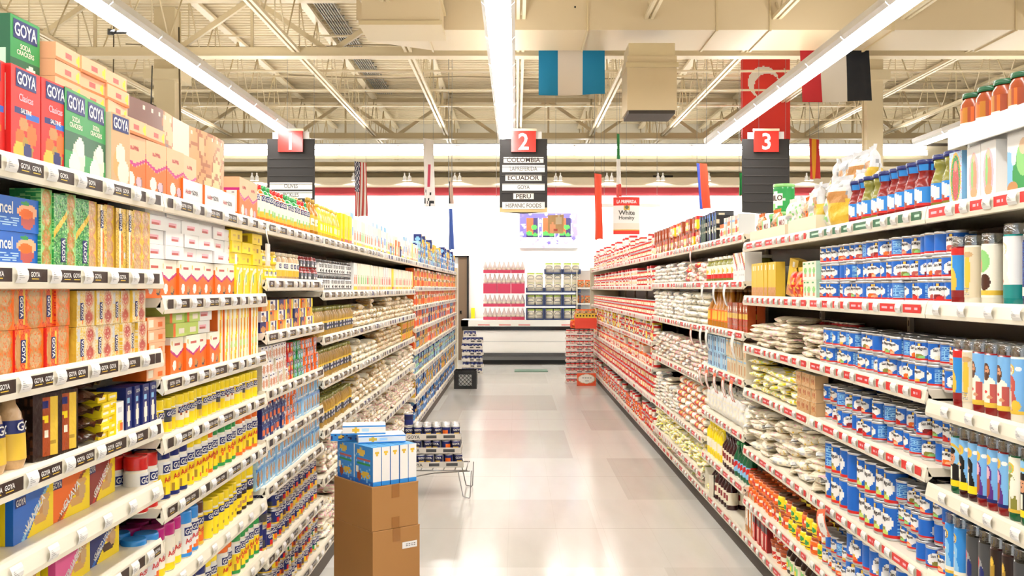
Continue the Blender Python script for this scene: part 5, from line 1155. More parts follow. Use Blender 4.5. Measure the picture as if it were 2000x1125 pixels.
# ---------------------------------------------------------------- flags
def flag(x0, y0, x1, y1, Y, fn, lab, rot=0, nu=24, nv=20, wave=.03, taper=0, name='flag', cat='flag', wire=True, sway=0):
    X0, Z1 = PX(x0, y0, Y); X1, Z0 = PX(x1, y1, Y); wv = (X1 - X0); h = Z1 - Z0
    if rot: wv /= math.cos(rot)
    b = MB()
    def S(t, z, o):
        k = 1 - taper * (1 - z / h) + 0
        wv_ = wave * math.sin(t / wv * 7 + 1 + z * 2) * (1.2 - z / h)
        return (t * k + sway * (1 - z / h), wv_ + o, z + .012 * math.sin(t / wv * 5) * (1 - z / h))
    b.panel(S, -wv / 2, wv / 2, 0, h, nu, nv, fn, MATT, 0, True)
    b.panel(lambda t, z, o: S(-t, z, .004), -wv / 2, wv / 2, 0, h, nu, nv, lambda u, v: fn(1 - u, v), MATT, 0, True)
    o = link(name, b.mesh('flag'), None, ((X0 + X1) / 2, Y, Z0), rot); tag(o, lab, cat)
    if wire:
        b = MB(); b.tube([(-wv * .45, 0, h), (-wv * .45, 0, max(h + .1, DECK - Z0))], .003, C['grey'], STEEL, 4); b.tube([(wv * .45, 0, h), (wv * .45, 0, max(h + .1, DECK - Z0))], .003, C['grey'], STEEL, 4); part('hanging_wire', b, o)
    return o
def tri(a, b_, c_, d=None): return lambda u, v: a if u < .31 else (b_ if u < .66 else c_)
flag(1052, 94, 1181, 186, 13.5, tri(H('0e86b8'), H('e9dccb'), H('0e86b8')), 'blue, white and blue striped flag hanging by the centre lights')
def turk(u, v):
    du, dv = (u - .46) * 96, (v - .645) * 172
    if du * du + dv * dv < 30 * 30 and (du - 7) ** 2 + (dv + 9) ** 2 > 25 * 25: return H('f0e6d8')
    return H('e2362c')
flag(1447, 98, 1543, 275, 17.6, turk, 'long red flag with white crescent hanging above aisle sign 3', nu=48, nv=80, wave=.012)
flag(1562, 94, 1697, 199, 13.5, tri(H('cc2a34'), H('e9dfd0'), H('1c1d22')), 'red, white and black striped flag crossed by the strip lights', taper=.0, sway=.03)
def usa(u, v):
    if u < .5 and v > .45: return H('e8e8ee') if (int(u * 18) + int(v * 28)) % 3 == 0 else H('23284e')
    return H('c8483e') if int(u * 9) % 2 == 0 else H('f3ede4')
flag(694, 317, 714, 423, 17.8, usa, 'stars and stripes flag hanging folded on the left', rot=.9, nu=27, nv=40)
flag(828, 272, 846, 404, 17.5, lambda u, v: H('c8415a') if abs(u - .6) < .06 and .3 < v < .62 else (H('222222') if R() < .12 and v < .25 else H('f2ece6')), 'long white folded flag hanging in the centre left', rot=1.0, nu=12, nv=24)
flag(1160, 340, 1176, 468, 16.5, lambda u, v: H('ee4a22'), 'narrow orange-red flag hanging by the wall poster', rot=1.0, wave=.02)
flag(877, 408, 883, 488, 17.5, lambda u, v: H('3a5aa8'), 'thin blue hanging flag seen edge-on', rot=1.2, nu=6, nv=10)
flag(876, 355, 883, 400, 17.6, lambda u, v: H('222020') if u < .5 else H('d8b49a'), 'small dark and pink flag above the thin blue one', rot=1.0, nu=6, nv=8)
flag(1204, 262, 1211, 385, 17.2, lambda u, v: H('2f8f4a') if v > .62 else (H('f3efe8') if v > .22 else H('d84a42')), 'thin green, white and red hanging flag', rot=1.1, nu=6, nv=20)
flag(1359, 320, 1382, 408, 15.8, lambda u, v: H('3a52b4') if u < .33 else H('f0522e'), 'blue and orange-red flag hanging above the slim cartons', rot=.5, sway=.05)
flag(1578, 272, 1602, 350, 17.0, lambda u, v: H('f2a81e') if .3 < u < .72 else H('cc2c28'), 'red and yellow flag hanging beyond aisle sign 3', rot=.6)
flag(1443, 338, 1450, 382, 15.6, lambda u, v: H('2f9a4a'), 'thin green flag edge beside aisle sign 3', rot=.6, nu=4, nv=6)
# white hominy can-shaped hanging sign, rails, poster
Y = 16.2; x0, zt = PX(1198, 386, Y); x1, zb = PX(1249, 458, Y); wv = x1 - x0; hv = zt - zb
b = MB()
def canfn(u, v):
    if v > .78 or v < .1: return H('e2372c')
    if abs(u - .5) < .13 and .66 < v < .8: return H('d9b04a') if ((u - .5) / .13) ** 2 + ((v - .72) / .07) ** 2 > .4 else H('6a6a50')
    if .1 <= v < .13: return H('d9b04a')
    return H('f0ece6') if v > .3 else H('e6dccb')
cv = lambda t, z, o: (t, -.05 * math.cos(t / wv * 3) - o, z)
b.panel(cv, -wv / 2, wv / 2, 0, hv, 26, 40, canfn, MATT); b.panel(lambda t, z, o: (-t, .05, z), -wv / 2, wv / 2, 0, hv, 1, 1, lambda u, v: C['ivory'], MATT)
for zz in (0, hv): b.poly([(wv / 2 * q, .05 if a else -.05 * math.cos(q * 1.5), zz) for a, q in ((0, -1), (0, -.5), (0, 0), (0, .5), (0, 1), (1, 1), (1, -1))], C['ivory'], MATT)
for q in (-1, 1): b.poly([(q * wv / 2, .05, 0), (q * wv / 2, -.0035, 0), (q * wv / 2, -.0035, hv), (q * wv / 2, .05, hv)], C['ivory'], MATT)
b.text(cv, 'LA PREFERIDA', 0, hv * .88, hv * .09, C['white'], 0, MATT, off=.003, maxw=wv * .75)
b.text(cv, 'White', 0, hv * .58, hv * .13, H('5a564e'), 0, MATT, off=.003); b.text(cv, 'Hominy', 0, hv * .43, hv * .13, H('5a564e'), 0, MATT, off=.003, maxw=wv * .65)
o = link('can_sign', b.mesh('cs'), None, ((x0 + x1) / 2, Y, zb)); tag(o, 'hanging can-shaped white hominy sign with red bands', 'sign')
b = MB(); b.tube([(0, .02, hv), (0, .02, BC - zb)], .003, C['grey'], STEEL, 4); part('hanging_wire', b, o)
for xa, xb, yy, lab in ((875, 975, 401, 'thin white hanging rail left of aisle sign 2'), (1175, 1290, 401, 'thin white hanging rail behind the can-shaped sign')):
    X0, z = PX(xa, yy, 17); X1, _ = PX(xb, yy, 17); b = MB(); b.box(X0, X1, 17.05, 17.09, z - .03, z + .03, C['white'], STEEL)
    o = link('hanging_rail', b.mesh('hr')); tag(o, lab, 'rail')
    b = MB(); b.tube([(X0 + .05, 17.07, z), (X0 + .05, 17.07, BC)], .004, C['grey'], STEEL, 4); b.tube([(X1 - .05, 17.07, z), (X1 - .05, 17.07, BC)], .004, C['grey'], STEEL, 4); part('hanging_wire', b, o)
x0, zt = PX(1015, 417, YW - .03); x1, zb = PX(1128, 485, YW - .03); rp = random.Random(4)
blobs = [(rp.uniform(.0, 1), rp.uniform(0, 1), rp.uniform(.01, .035), rp.choice(['cfc4e8', 'b8a8e0', 'e8e4f4', '7a6cc0'])) for _ in range(120)]
def post(u, v):
    for cu in (.22, .5, .78):
        if abs(u - cu) < .11 and .28 < v < .85:
            if abs(u - cu) > .097 or v < .31: return H('ffffff')
            q = (u - cu) / .1; 
            if (q + .5) ** 2 + ((v - .42) / .13) ** 2 < .3 or (q - .3) ** 2 + ((v - .6) / .13) ** 2 < .3 or (q - .5) ** 2 + ((v - .38) / .12) ** 2 < .22: return H('4fa850')
            return H('e8603a') if q < .2 and v > .4 else H('3a3560')
    for bu, bv, br, bc in blobs:
        if (u - bu) ** 2 + ((v - bv) * .6) ** 2 < br * br: return H(bc)
    if v < .3: return H('d8d0ea')
    return H('6a62b0') if u < .9 else H('9a90cc')
b = MB(); b.box(x0, x1, YW - .03, YW - .001, zb, zt, C['white'], MATT, 'y'); b.panel(lambda t, z, o: (t, YW - .031, z), x0, x1, zb, zt, 60, 36, post, CARD)
tag(link('poster', b.mesh('po')), 'purple wall poster with framed green and orange balls', 'poster')
x0, zt = PX(1070, 420, 19); x1, zb = PX(1101, 456, 19)
b = MB(); b.panel(lambda t, z, o: (t, .1 * math.sin(t * 9 + z * 5), z), x0, x1, zb, zt, 8, 8, pt('tan', ('e', .3, .3, .2, .3, 'peach'), ('e', .7, .7, .2, .25, 'beige'), ('r', .4, .1, .6, .3, 'rose')), MATT)
b.panel(lambda t, z, o: (-t + x0 + x1, .1 * math.sin((-t + x0 + x1) * 9 + z * 5) + .01, z), x0, x1, zb, zt, 8, 8, pt('tan'), MATT)
o = link('paper_lantern_piece', b.mesh('pl'), None, (0, 19, 0)); o.name = 'paper_hanging'; tag(o, 'crumpled tan paper hanging in front of the wall poster', 'decoration')
b = MB(); b.tube([((x0 + x1) / 2, .02, zt), ((x0 + x1) / 2, .02, DECK)], .003, C['grey'], STEEL, 4); part('hanging_wire', b, o)
X0, z0 = PX(918, 626, 20.9); b = MB(); b.box(X0, X0 + .08, YW - .1, YW - .02, .9, 1.12, C['yellow'], PLAS); b.box(X0 - .02, X0 + .1, YW - .02, YW - .001, .86, .9, C['yellow'], PLAS)
tag(link('wall_box', b.mesh('wb')), 'small yellow box on the wall beside the door', 'box')

# ---------------------------------------------------------------- banner behind the cookie boxes
ban = random.Random(2); cks = [((q_ := ban.random() ** .7), ban.uniform(.0, .9 if q_ > .45 else .45), ban.uniform(.045, .085), ban.choice(['d9a06a', 'e0b280', 'd09a68', 'eac890'])) for _ in range(95)]
def banner(u, v):
    if .93 < v < .97 and (u * 22) % 1 < .2: return H('f2e2c8')
    for a, c, r_, col in cks:
        d = ((u - a) * 1.6) ** 2 + ((v - c) * .385) ** 2
        if d < r_ ** 2: return H(col) if d < (r_ * .86) ** 2 else H('a8683c')
    if u > .62: return H('c98f5c')
    return H('7a5548') if v > .55 else H('c79a7c')
XB = -1.33; ya, yb = XB * FPX / (135 - 1008), XB * FPX / (437 - 1008)
b = MB(); b.panel(lambda t, z, o: (XB + .01 * math.sin(t * 9), t, z), ya, yb, 1.83, 2.215, 90, 26, banner, CARD); b.panel(lambda t, z, o: (XB - .006 + .01 * math.sin((ya + yb - t) * 9), ya + yb - t, z), ya, yb, 1.83, 2.215, 4, 1, lambda u, v: H('e8d8c0'), CARD)
tag(link('cookie_banner', b.mesh('bn')), 'long brown banner picturing cookies behind the boxes', 'banner')

# ---------------------------------------------------------------- chest freezer and what stands on it
YF = 20.2
r = link('chest_freezer', None, None, (0, YF, 0)); tag(r, 'long white chest freezer with black bumpers at the aisle end', 'freezer')
def fz(y): return EYE + (563 - y) * YF / FPX
fx0, fx1 = -1.12, 5.5
b = MB(); b.box(fx0 + .05, fx1, .06, 1.15, .2, fz(640), H('f6f4f0'), STEEL); b.box(fx0 + .06, fx1, .05, .06, fz(668), fz(667), C['lgrey'], STEEL); part('cabinet_body', b, r)
b = MB(); b.box(fx0, fx1, 0, .16, fz(638), fz(626), H('f6f4f0'), STEEL); b.box(fx0, fx1, 1.0, 1.2, fz(638), fz(626), H('f6f4f0'), STEEL); b.box(fx0, fx0 + .15, 0, 1.2, fz(638), fz(626), H('f6f4f0'), STEEL); b.box(fx0 + .15, fx1, .16, 1.0, fz(638), fz(630), H('eef2f4'), STEEL); part('rim', b, r)
b = MB(); b.box(fx0 + .02, fx1, .015, .1, fz(646), fz(638), C['black'], PLAS); part('black_band', b, r)
b = MB(); b.box(fx0 + .02, fx1, .02, .1, fz(696), fz(690), H('4a4a4a'), PLAS); part('bumper', b, r)
b = MB(); b.box(fx0 + .04, fx1, .04, 1.1, fz(704), fz(696), H('6a6a6a'), STEEL); b.box(fx0 + .06, fx1, .08, 1.1, .0, fz(704), C['black'], MATT); part('base', b, r)
for n, x in enumerate((945, 986, 1024, 1108)):
    X, _ = PX(x, 600, YF); b = MB(); b.panel(lambda t, z, o: (t, -.004, z), X - .12, X + .12, fz(636), fz(631), 8, 3, lambda u, v: C['red'] if v < .35 else C['white'], CARD)
    part('sale_sticker', b, r)
# bottles in red trays
klathe('wbot', [(.04, 0), (.045, .02), (.045, .12), (.018, .19), (.014, .22)], H('e8d8d4'), [(.016, .218), (.017, .22), (.016, .24)], 'white', name='small_bottle', seg=10, label=(.03, .1, pt('ivory', ('r', 0, 0, 1, .5, 'lpink'), ('e', .5, .5, .1, .4, 'rose'))))
x0, _ = PX(944, 600, 20.55); x1, _ = PX(1025, 600, 20.55); zf = fz(626) + .002
tw = (x1 - x0) / 3
for lv in range(4):
    zz = zf + [0, .27, .54 + .16, .70 + .26][lv] - (0 if lv < 2 else .0)
    for c in range(3):
        nm = f'{["bottom", "second", "third", "top"][lv]} tier, {["leftmost", "middle", "rightmost"][c]} column'
        b = MB(); hh = .06 if lv != 2 else .20; zo = -.0 if lv != 2 else -.16
        b.box(-tw / 2 + .006, tw / 2 - .006, -.17, .17, zo, zo + .004, H('e0446a'), CARD); col = H('e0446a')
        for bxx in ((-tw / 2 + .004, tw / 2 - .004, -.174, -.17), (-tw / 2 + .004, tw / 2 - .004, .17, .174), (-tw / 2 + .004, -tw / 2 + .008, -.17, .17), (tw / 2 - .008, tw / 2 - .004, -.17, .17)): b.box(*bxx, zo, zo + hh, col, CARD)
        if lv == 2: b.box(-tw / 2 + .01, tw / 2 - .01, -.165, .165, -.012, -.004, H('c83a5c'), CARD)
        X = x0 + tw * (c + .5); tag(link('bottle_tray', b.mesh('bt'), None, (X, 20.55, zz)), f'pink cardboard tray on the freezer, {nm}', 'tray', 'pink trays of bottles on the freezer')
        for q in range(3):
            for w_ in range(1): put('wbot', X - tw / 3 + q * tw / 3, 20.55 - .11, zz + .006, 0, f'pale bottle in pink freezer tray, {nm}, {["left", "middle", "right"][q]} one', 'pale bottles in pink trays', near=False)
# snack bags on freezer
bx0, _ = PX(1027, 600, 20.5); bw = .375
colz = [[0, .29, .58, .8], [0, .29, .58, .8, 1.0], [0, .29, .58, .76, .98]]
for c in range(3):
    for lv in range(4 if c == 0 else 5):
        zz = zf + [0, .28, .56, .74, .94][lv] - (.0)
        if c == 0 and lv > 3: continue
        X = bx0 + bw * (c + .5); nm = f'{["left", "middle", "right"][c]} column, {W(lv + 1)} tier up'
        if lv in (0, 1, 2, 4) or (lv == 3 and False):
            hh = .24 if lv < 2 else .1; b = MB()
            for q in ((-bw / 2 + .004, -bw / 2 + .03, -.16, .16), (bw / 2 - .03, bw / 2 - .004, -.16, .16), (-bw / 2 + .03, bw / 2 - .03, .15, .16)): b.box(*q, 0, hh, H('3a4a7a'), CARD)
            b.box(-bw / 2 + .03, bw / 2 - .03, -.165, -.155, 0, .03, H('3a4a7a'), CARD); b.box(-bw / 2 + .004, bw / 2 - .004, -.155, .15, 0, .004, H('3a4a7a'), CARD)
            tag(link('snack_tray', b.mesh('st'), None, (X, 20.5, zz)), f'navy display carton on the freezer, {nm}', 'tray', 'navy display cartons on the freezer')
        for q in (-1, 1): put('chiph%d' % ((c + lv) % 3), X + q * .085, 20.44, zz + .006, -math.pi / 2 + q * .08, f'white snack bag on the freezer, {nm}, {"left" if q < 0 else "right"} one', 'white snack bags on the freezer', near=False)
# snack rack on the far right and carton of chips
x0, _ = PX(1126, 600, 20.3); r = link('snack_rack', None, None, (x0, 20.3, .91)); tag(r, 'white snack rack standing on the freezer behind the right shelving', 'rack')
b = MB(); b.box(0, .9, .3, .33, 0, 1.0, C['white'], STEEL); b.box(0, .02, 0, .33, 0, 1.0, C['ivory'], STEEL); part('rack_back', b, r)
for z in (.3, .62): b = MB(); b.box(.02, .9, -.02, .3, z, z + .03, C['white'], STEEL); part('rack_shelf', b, r)
for z in (.335, .655):
    for k in range(4): put('chipt', x0 + .09 + k * .15, 20.38, .91 + z, -math.pi / 2, f'tan snack bag on the white rack, {"lower" if z < .5 else "upper"} shelf, {W(k + 1)} along', 'tan snack bags on the white rack', near=False)

# ---------------------------------------------------------------- stacked can trays in the aisle
def can_tray(name, X, Y, Z, rz, nx, ny, kinds, lab, clab, lip=.035, w_=None, tray='lgrey', gap=.002, near=True, grp='', logo=False, holes=()):
    K = KIND[kinds[0]]; p = K['w'] + gap; W_, D_ = nx * p + .006, ny * p + .006; ca, sa = math.cos(rz), math.sin(rz)
    b = MB(); c = H('d9d2c8') if tray == 'lgrey' else H('f0dcd4')
    b.box(-W_ / 2, W_ / 2, -D_ / 2, D_ / 2, 0, .003, c, CARD)
    for q in ((-W_ / 2 - .002, W_ / 2 + .002, -D_ / 2 - .003, -D_ / 2), (-W_ / 2 - .002, W_ / 2 + .002, D_ / 2, D_ / 2 + .003), (-W_ / 2 - .003, -W_ / 2, -D_ / 2, D_ / 2), (W_ / 2, W_ / 2 + .003, -D_ / 2, D_ / 2)): b.box(*q, 0, lip, c, CARD)
    F = lambda t, z, o: (t, -D_ / 2 - .003 - o, z)
    bar = lambda u, v: C['dgrey'] if (u * 16) % 1 < .55 else C['white']
    b.panel(F, -W_ * .1, W_ * .08, lip * .25, lip * .75, 16, 1, bar, CARD, .001); b.panel(F, W_ * .2, W_ * .4, lip * .25, lip * .75, 16, 1, bar, CARD, .001)
    if logo: b.text(F, 'GOYA', -W_ * .32, lip * .5, lip * .55, C['dgrey'], 0, CARD)
    tag(link('can_tray', b.mesh('ct'), None, (X, Y, Z), rz), lab, 'tray', grp or None)
    n = 0
    for j in range(ny):
        for i in range(nx):
            if (i, j) in holes: continue
            x, y = -W_ / 2 + .003 + p * (i + .5), -D_ / 2 + .003 + p * (j + .5); n += 1
            if not near and j > 0: continue
            put(kinds[(i * 3 + j) % len(kinds)], X + x * ca - y * sa, Y + x * sa + y * ca, Z + .0035, rz - math.pi / 2 + random.uniform(-.6, .6), f'{clab}, {W(i + 1)} from left, {W(j + 1)} row', clab + 's', near=near and j == 0)
kcan('nav', .034, .095, pt('navy', ('e', .5, .35, .12, .25, 'gold'), ('r', 0, .55, 1, .9, H('1c2048')), ('r', .7, 0, .9, 1, 'grey')), [('GOYA', 0, .72, .016, 'white')], seg=20, rows=8)
kcan('nvo', .034, .095, pt('navy', ('e', .5, .5, .12, .3, 'orange'), ('r', .7, 0, .9, 1, 'grey')), seg=20, rows=8)
# wire stand
SX, SY = -.62, 7.55
r = link('wire_stand', None, None, (SX, SY, 0)); tag(r, 'low wire stand with hairpin legs under trays of navy cans', 'stand')
zt_ = .20; leg = (.24, .19)
for sx in (-1, 1):
    for sy in (-1, 1):
        b = MB(); x, y = sx * leg[0], sy * leg[1]
        b.tube([(x - .05, y, zt_), (x - .01 + sx * .0, y + sy * .02, .012), (x + sx * .035, y + sy * .03, .004), (x + .01 + sx * .03, y + sy * .02, .012), (x + .05, y, zt_)], .0045, C['grey'], MET, 6); part('leg', b, r)
b = MB()
for sy in (-1, 1): b.tube([(-.26, sy * leg[1], zt_), (.26, sy * leg[1], zt_)], .005, C['grey'], MET, 6)
for k in range(7): b.tube([(-.25 + k * .0833, -leg[1], zt_ + .004), (-.25 + k * .0833, leg[1], zt_ + .004)], .004, C['grey'], MET, 6)
b.tube([(-.26, -.19, .13), (.0, -.02, .15), (.26, .17, .13)], .004, C['grey'], MET, 6)
part('wire_frame', b, r)
for lv in range(3):
    can_tray('t', SX + .0 - lv * .008, SY + [0, .01, .0][lv], .212 + lv * .104, [.10, .0, .07][lv], 6, 4, ['nav', 'nav', 'nvo', 'nav', 'nav'], f'white cardboard can tray on the wire stand, {["bottom", "middle", "top"][lv]} one', f'navy can in the {["bottom", "middle", "top"][lv]} tray on the wire stand', lip=.045, grp='can trays on the wire stand', logo=True, near=True)
put('nav', -.80, 7.42, .212 + 3 * .104 + .0, 1, 'navy can standing on the top tray of the wire stand, nearer one')
# milk crate
b = MB(); cw, ch = .35, .28; blk = H('161616')
Xc, Yc = (910 - 1008) * 15.45 / FPX, 15.45
def frame_side(b, o, ux, L):
    P = lambda a, z, t=0: (o[0] + ux[0] * a - ux[1] * t, o[1] + ux[1] * a + ux[0] * t, z)
    def bar(a0, a1, z0, z1):
        b.poly([P(a0, z0), P(a1, z0), P(a1, z1), P(a0, z1)], blk, PLAS); b.poly([P(a0, z1, .012), P(a1, z1, .012), P(a1, z0, .012), P(a0, z0, .012)], blk, PLAS)
        b.poly([P(a0, z1), P(a1, z1), P(a1, z1, .012), P(a0, z1, .012)], blk, PLAS)
    bar(0, L, 0, .05); bar(0, L, .22, ch); bar(0, .075, .05, .22); bar(L - .075, L, .05, .22)
    for k in range(-6, 14):
        for s in (1, -1):
            pts = []
            for q in range(2):
                zz = .05 + q * .17; a = .075 + k * .06 + (zz - .05) * s
                pts.append((a, zz))
            (a0, z0), (a1, z1) = pts
            lo, hi = .075, L - .075
            if a0 == a1: continue
            t0, t1 = 0, 1
            for bound in (lo, hi):
                t = (bound - a0) / (a1 - a0)
                if (bound == lo) == (a1 > a0): t0 = max(t0, t)
                else: t1 = min(t1, t)
            if t0 >= t1: continue
            b.beam(P(a0 + (a1 - a0) * t0, z0 + (z1 - z0) * t0, .006), P(a0 + (a1 - a0) * t1, z0 + (z1 - z0) * t1, .006), .008, .008, blk, PLAS)
frame_side(b, (-cw / 2, -cw / 2), (1, 0), cw); frame_side(b, (cw / 2, -cw / 2), (0, 1), cw); frame_side(b, (cw / 2, cw / 2), (-1, 0), cw); frame_side(b, (-cw / 2, cw / 2), (0, -1), cw)
b.box(-cw / 2 + .01, cw / 2 - .01, -cw / 2 + .01, cw / 2 - .01, .002, .012, blk, PLAS)
tag(link('milk_crate', b.mesh('mc'), None, (Xc, Yc, 0)), 'black plastic milk crate on the floor at the left shelf end', 'crate')
b = MB(); b.box(-.13, .13, -.13, .1, 0, .2, C['white'], CARD); tag(link('paper_pack', b.mesh('pp'), None, (Xc, Yc, .013)), 'white packet lying inside the black milk crate', 'packet')
# far stacks
kcan('navf', .036, .10, pt('navy', ('r', 0, 0, 1, .15, 'ivory'), ('e', .5, .5, .1, .25, 'lgrey')), seg=12, rows=6)
kcan('redf', .036, .075, pt('ivory', ('r', 0, .6, 1, 1, 'red'), ('e', .5, .3, .12, .2, 'rose'), ('r', 0, 0, 1, .1, 'dred')), seg=12, rows=6)
for lv in range(6):
    can_tray('t', -.80 + .015 * (lv % 2), 18.1, .002 + lv * .112, .04 * (lv % 3 - 1), 5, 3, ['navf'], f'white tray of navy cans by the freezer, {W(lv + 1)} from the floor', f'navy can by the freezer, {W(lv + 1)} tray up', lip=.05, near=False, grp='trays of navy cans by the freezer')
can_tray('t', -.84, 18.1, .002 + 6 * .112, .1, 3, 2, ['navf'], 'small top tray of navy cans by the freezer', 'navy can in the small top tray', lip=.04, near=False)
for lv in range(10):
    can_tray('t', 1.03, 16.2, .002 + lv * .089, 0, 6, 3, ['redf'], f'pale tray of red-topped cans by the right shelving, {W(lv + 1)} from floor', f'red-topped can by the right shelving, {W(lv + 1)} tray up', lip=.03, near=False, tray='p', grp='trays of red-topped cans')
# chip carton on top
r = link('chip_carton', None, None, (1.10, 16.2, .895)); tag(r, 'red-orange display carton of chips on the can trays', 'box')
b = MB(); b.box(-.15, .2, -.15, .15, 0, .22, H('ee4a34'), CARD, 't'); b.box(-.145, .195, -.145, .145, .0, .004, H('ee4a34'), CARD); part('carton_body', b, r)
b = MB(); b.panel(lambda t, z, o: (t, -.152, z), -.15, .2, .17, .245, 14, 3, lambda u, v: C['black'] if v > .3 and v < .7 and int(u * 14) % 2 else C['gold'], CARD); part('yellow_band', b, r)
for k in range(3): put('chipt', 1.02 + k * .1, 16.17, .90 + .16, -math.pi / 2 + .1 * (k - 1), f'brown chip bag standing in the red carton, {["left", "middle", "right"][k]} one', 'chip bags in the red carton', near=False)
put('bredp', .93, 16.2, .895, -math.pi / 2, 'brown snack bag on the can trays beside the red carton', near=False)
# oval price sign
b = MB(); Yp = 15.75; x0, z0 = PX(1127, 757, Yp); x1, z1 = PX(1164, 734, Yp); wv = x1 - x0
b.box(-wv / 2, wv / 2, 0, .01, 0, .2, H('f0562a'), CARD, 'y'); b.panel(lambda t, z, o: (t, 0, z), -wv / 2, wv / 2, 0, .2, 30, 20, lambda u, v: (H('f8f4ea') if ((u - .5) / .46) ** 2 + ((v - .55) / .38) ** 2 < .82 else (H('c8b48a') if ((u - .5) / .46) ** 2 + ((v - .55) / .38) ** 2 < 1 else H('f0562a'))), CARD)
b.panel(lambda t, z, o: (t, -.001, z), -.08, .08, .12, .13, 12, 1, lambda u, v: C['dgrey'] if int(u * 12) % 3 else C['white'], CARD); b.panel(lambda t, z, o: (t, -.001, z), -.03, .03, .07, .085, 4, 1, lambda u, v: C['dgrey'] if int(u * 4) % 2 else C['white'], CARD)
b.box(-wv / 2, -wv / 2 + .02, 0, .12, 0, .01, H('f0562a'), CARD)
tag(link('price_sign', b.mesh('ps'), None, ((x0 + x1) / 2, Yp, .002)), 'orange price sign with white oval at the can trays', 'sign')
x0, _ = PX(1005, 725, 19.0); x1, _ = PX(1068, 725, 19.0)
b = MB(); b.box(x0, x1, 18.35, 18.85, .001, .012, H('5c7a68'), MATT); tag(link('floor_mat', b.mesh('fm')), 'grey-green mat on the floor before the freezer', 'mat')

# ---------------------------------------------------------------- cardboard boxes with cartons on top
KB = H('b07d45'); KD = H('8a5e30')
th = math.radians(38); cx, cy = -.65, 4.49; zt = .65
u_ = Vector((math.cos(th), math.sin(th), 0)); v_ = Vector((-math.sin(th), math.cos(th), 0))
def cbox(z0, z1, w_, d_, lab, off=0, label=False):
    r = link('cardboard_box', None, None, (cx + off, cy, z0), th); tag(r, lab, 'box')
    b = MB(); b.box(0, w_, 0, d_, 0, z1 - z0 - .004, KB, MATT); part('box_body', b, r)
    b = MB(); h = z1 - z0
    b.box(-.001, w_ + .001, -.001, d_ / 2 - .002, h - .004, h, H('b88650'), MATT); b.box(-.001, w_ + .001, d_ / 2 + .002, d_ + .001, h - .004, h, H('b88650'), MATT); part('top_flap', b, r)
    b = MB(); b.box(w_ / 2 - .02, w_ / 2 + .02, -.0018, .0, h - .06, h + .0006, H('a06c38'), PLAS); b.box(w_ / 2 - .02, w_ / 2 + .02, -.0018, .0, 0, .05, H('a06c38'), PLAS); part('packing_tape', b, r)
    if label:
        b = MB(); F = lambda t, z, o: (t, -.0015 - o, z); b.panel(F, w_ * .62, w_ * .94, h - .10, h - .07, 1, 1, lambda u, v: C['white'], CARD)
        for k in range(2): b.panel(F, w_ * .68, w_ * .9, h - .082 - k * .008, h - .079 - k * .008, 12, 1, lambda u, v: C['dgrey'] if int(u * 12) % 3 else C['white'], CARD, .0005)
        part('shipping_label', b, r)
    return r
cbox(.45, .65, .245, .36, 'upper brown cardboard box carrying blue and white cartons'); cbox(.12, .448, .25, .37, 'lower brown cardboard box with white shipping label', .003, True)
cbox(.0, .118, .25, .37, 'flat brown cardboard box on the floor beneath the others', -.002)
bf = pt('sblue', ('r', .0, 0, 1, .12, 'blue'), ('e', .35, .82, .22, .1, 'gold'), ('r', .15, .6, .85, .68, 'rose'), ('r', .15, .48, .85, .56, 'green'), ('e', .6, .25, .25, .09, 'gold'), ('r', .1, .3, .25, .45, 'ivory'), ('e', .25, .2, .1, .14, 'rust'), ('n', C['lblue'], .12, 0, 1), ('r', 0, .96, 1, 1, 'sblue'))
bs = pt('white', ('r', 0, 0, 1, .1, 'sblue'), ('t', .2, .2, .8, .85, 'lgrey', 9), ('r', 0, 0, .12, 1, 'sblue'))
bs2 = pt('white', ('r', 0, 0, 1, .12, 'sblue'), ('r', .2, .6, .8, .61, 'lgrey'), ('e', .5, .85, .2, .06, 'gold') if True else 0)
# local front = picture face (+x); narrow spines on +-y
def kcart(key, w, d, h, up=False):
    b = MB(); b.box(-d / 2, d / 2, -w / 2, w / 2, 0, h, H('3f9ad8'), CARD, 'XxyY')
    b.panel(SF(d), -w / 2, w / 2, 0, h, 14, 18, bf, CARD); b.panel(lambda t, z, o: (-d / 2, -t, z), -w / 2, w / 2, 0, h, 14, 18, bf, CARD)
    b.panel(SA(w), -d / 2, d / 2, 0, h, 8, 18, bs, CARD); b.panel(SB(w), -d / 2, d / 2, 0, h, 8, 18, bs2, CARD)
    reg(key, 'blue_carton', 'box', [('b', b)], w, d, h)
kcart('cart', .165, .043, .175); kcart('cartl', .165, .05, .165)
n = 0
for j in range(2):
    for i in range(5):
        n += 1; p = Vector((cx, cy, 0)) + u_ * (.028 + i * .0475) + v_ * (.088 + j * .172)
        put('cart', p.x, p.y, zt + .001 - .0, th + math.pi + random.uniform(-.02, .02), f'blue and white carton standing on the cardboard box, {"front" if j == 0 else "back"} row, {W(i + 1)} from the left', 'blue and white cartons on the cardboard box')
def flatc(X, Y, Z, rz, lab, w=.22, d=.10, h=.035, key=[0]):
    key[0] += 1; k = f'flat{key[0]}'
    b = MB(); b.box(-w / 2, w / 2, -d / 2, d / 2, 0, h, C['white'], CARD, 'y', top=H('eef4fa')); b.panel(lambda t, z, o: (t, -d / 2, z), -w / 2, w / 2, 0, h, 18, 6, pt('white', ('r', 0, 0, 1, .12, 'sblue'), ('r', 0, .88, 1, 1, 'sblue'), ('e', .3, .5, .07, .3, 'gold'), ('r', .45, .3, .6, .6, 'pblue')) if key[0] % 2 else pt('sblue', ('e', .3, .5, .08, .3, 'gold'), ('n', C['navy'], .2, .2, .8)), CARD)
    reg(k, 'blue_carton', 'box', [('b', b)], w, d, h); put(k, X, Y, Z, rz, lab)
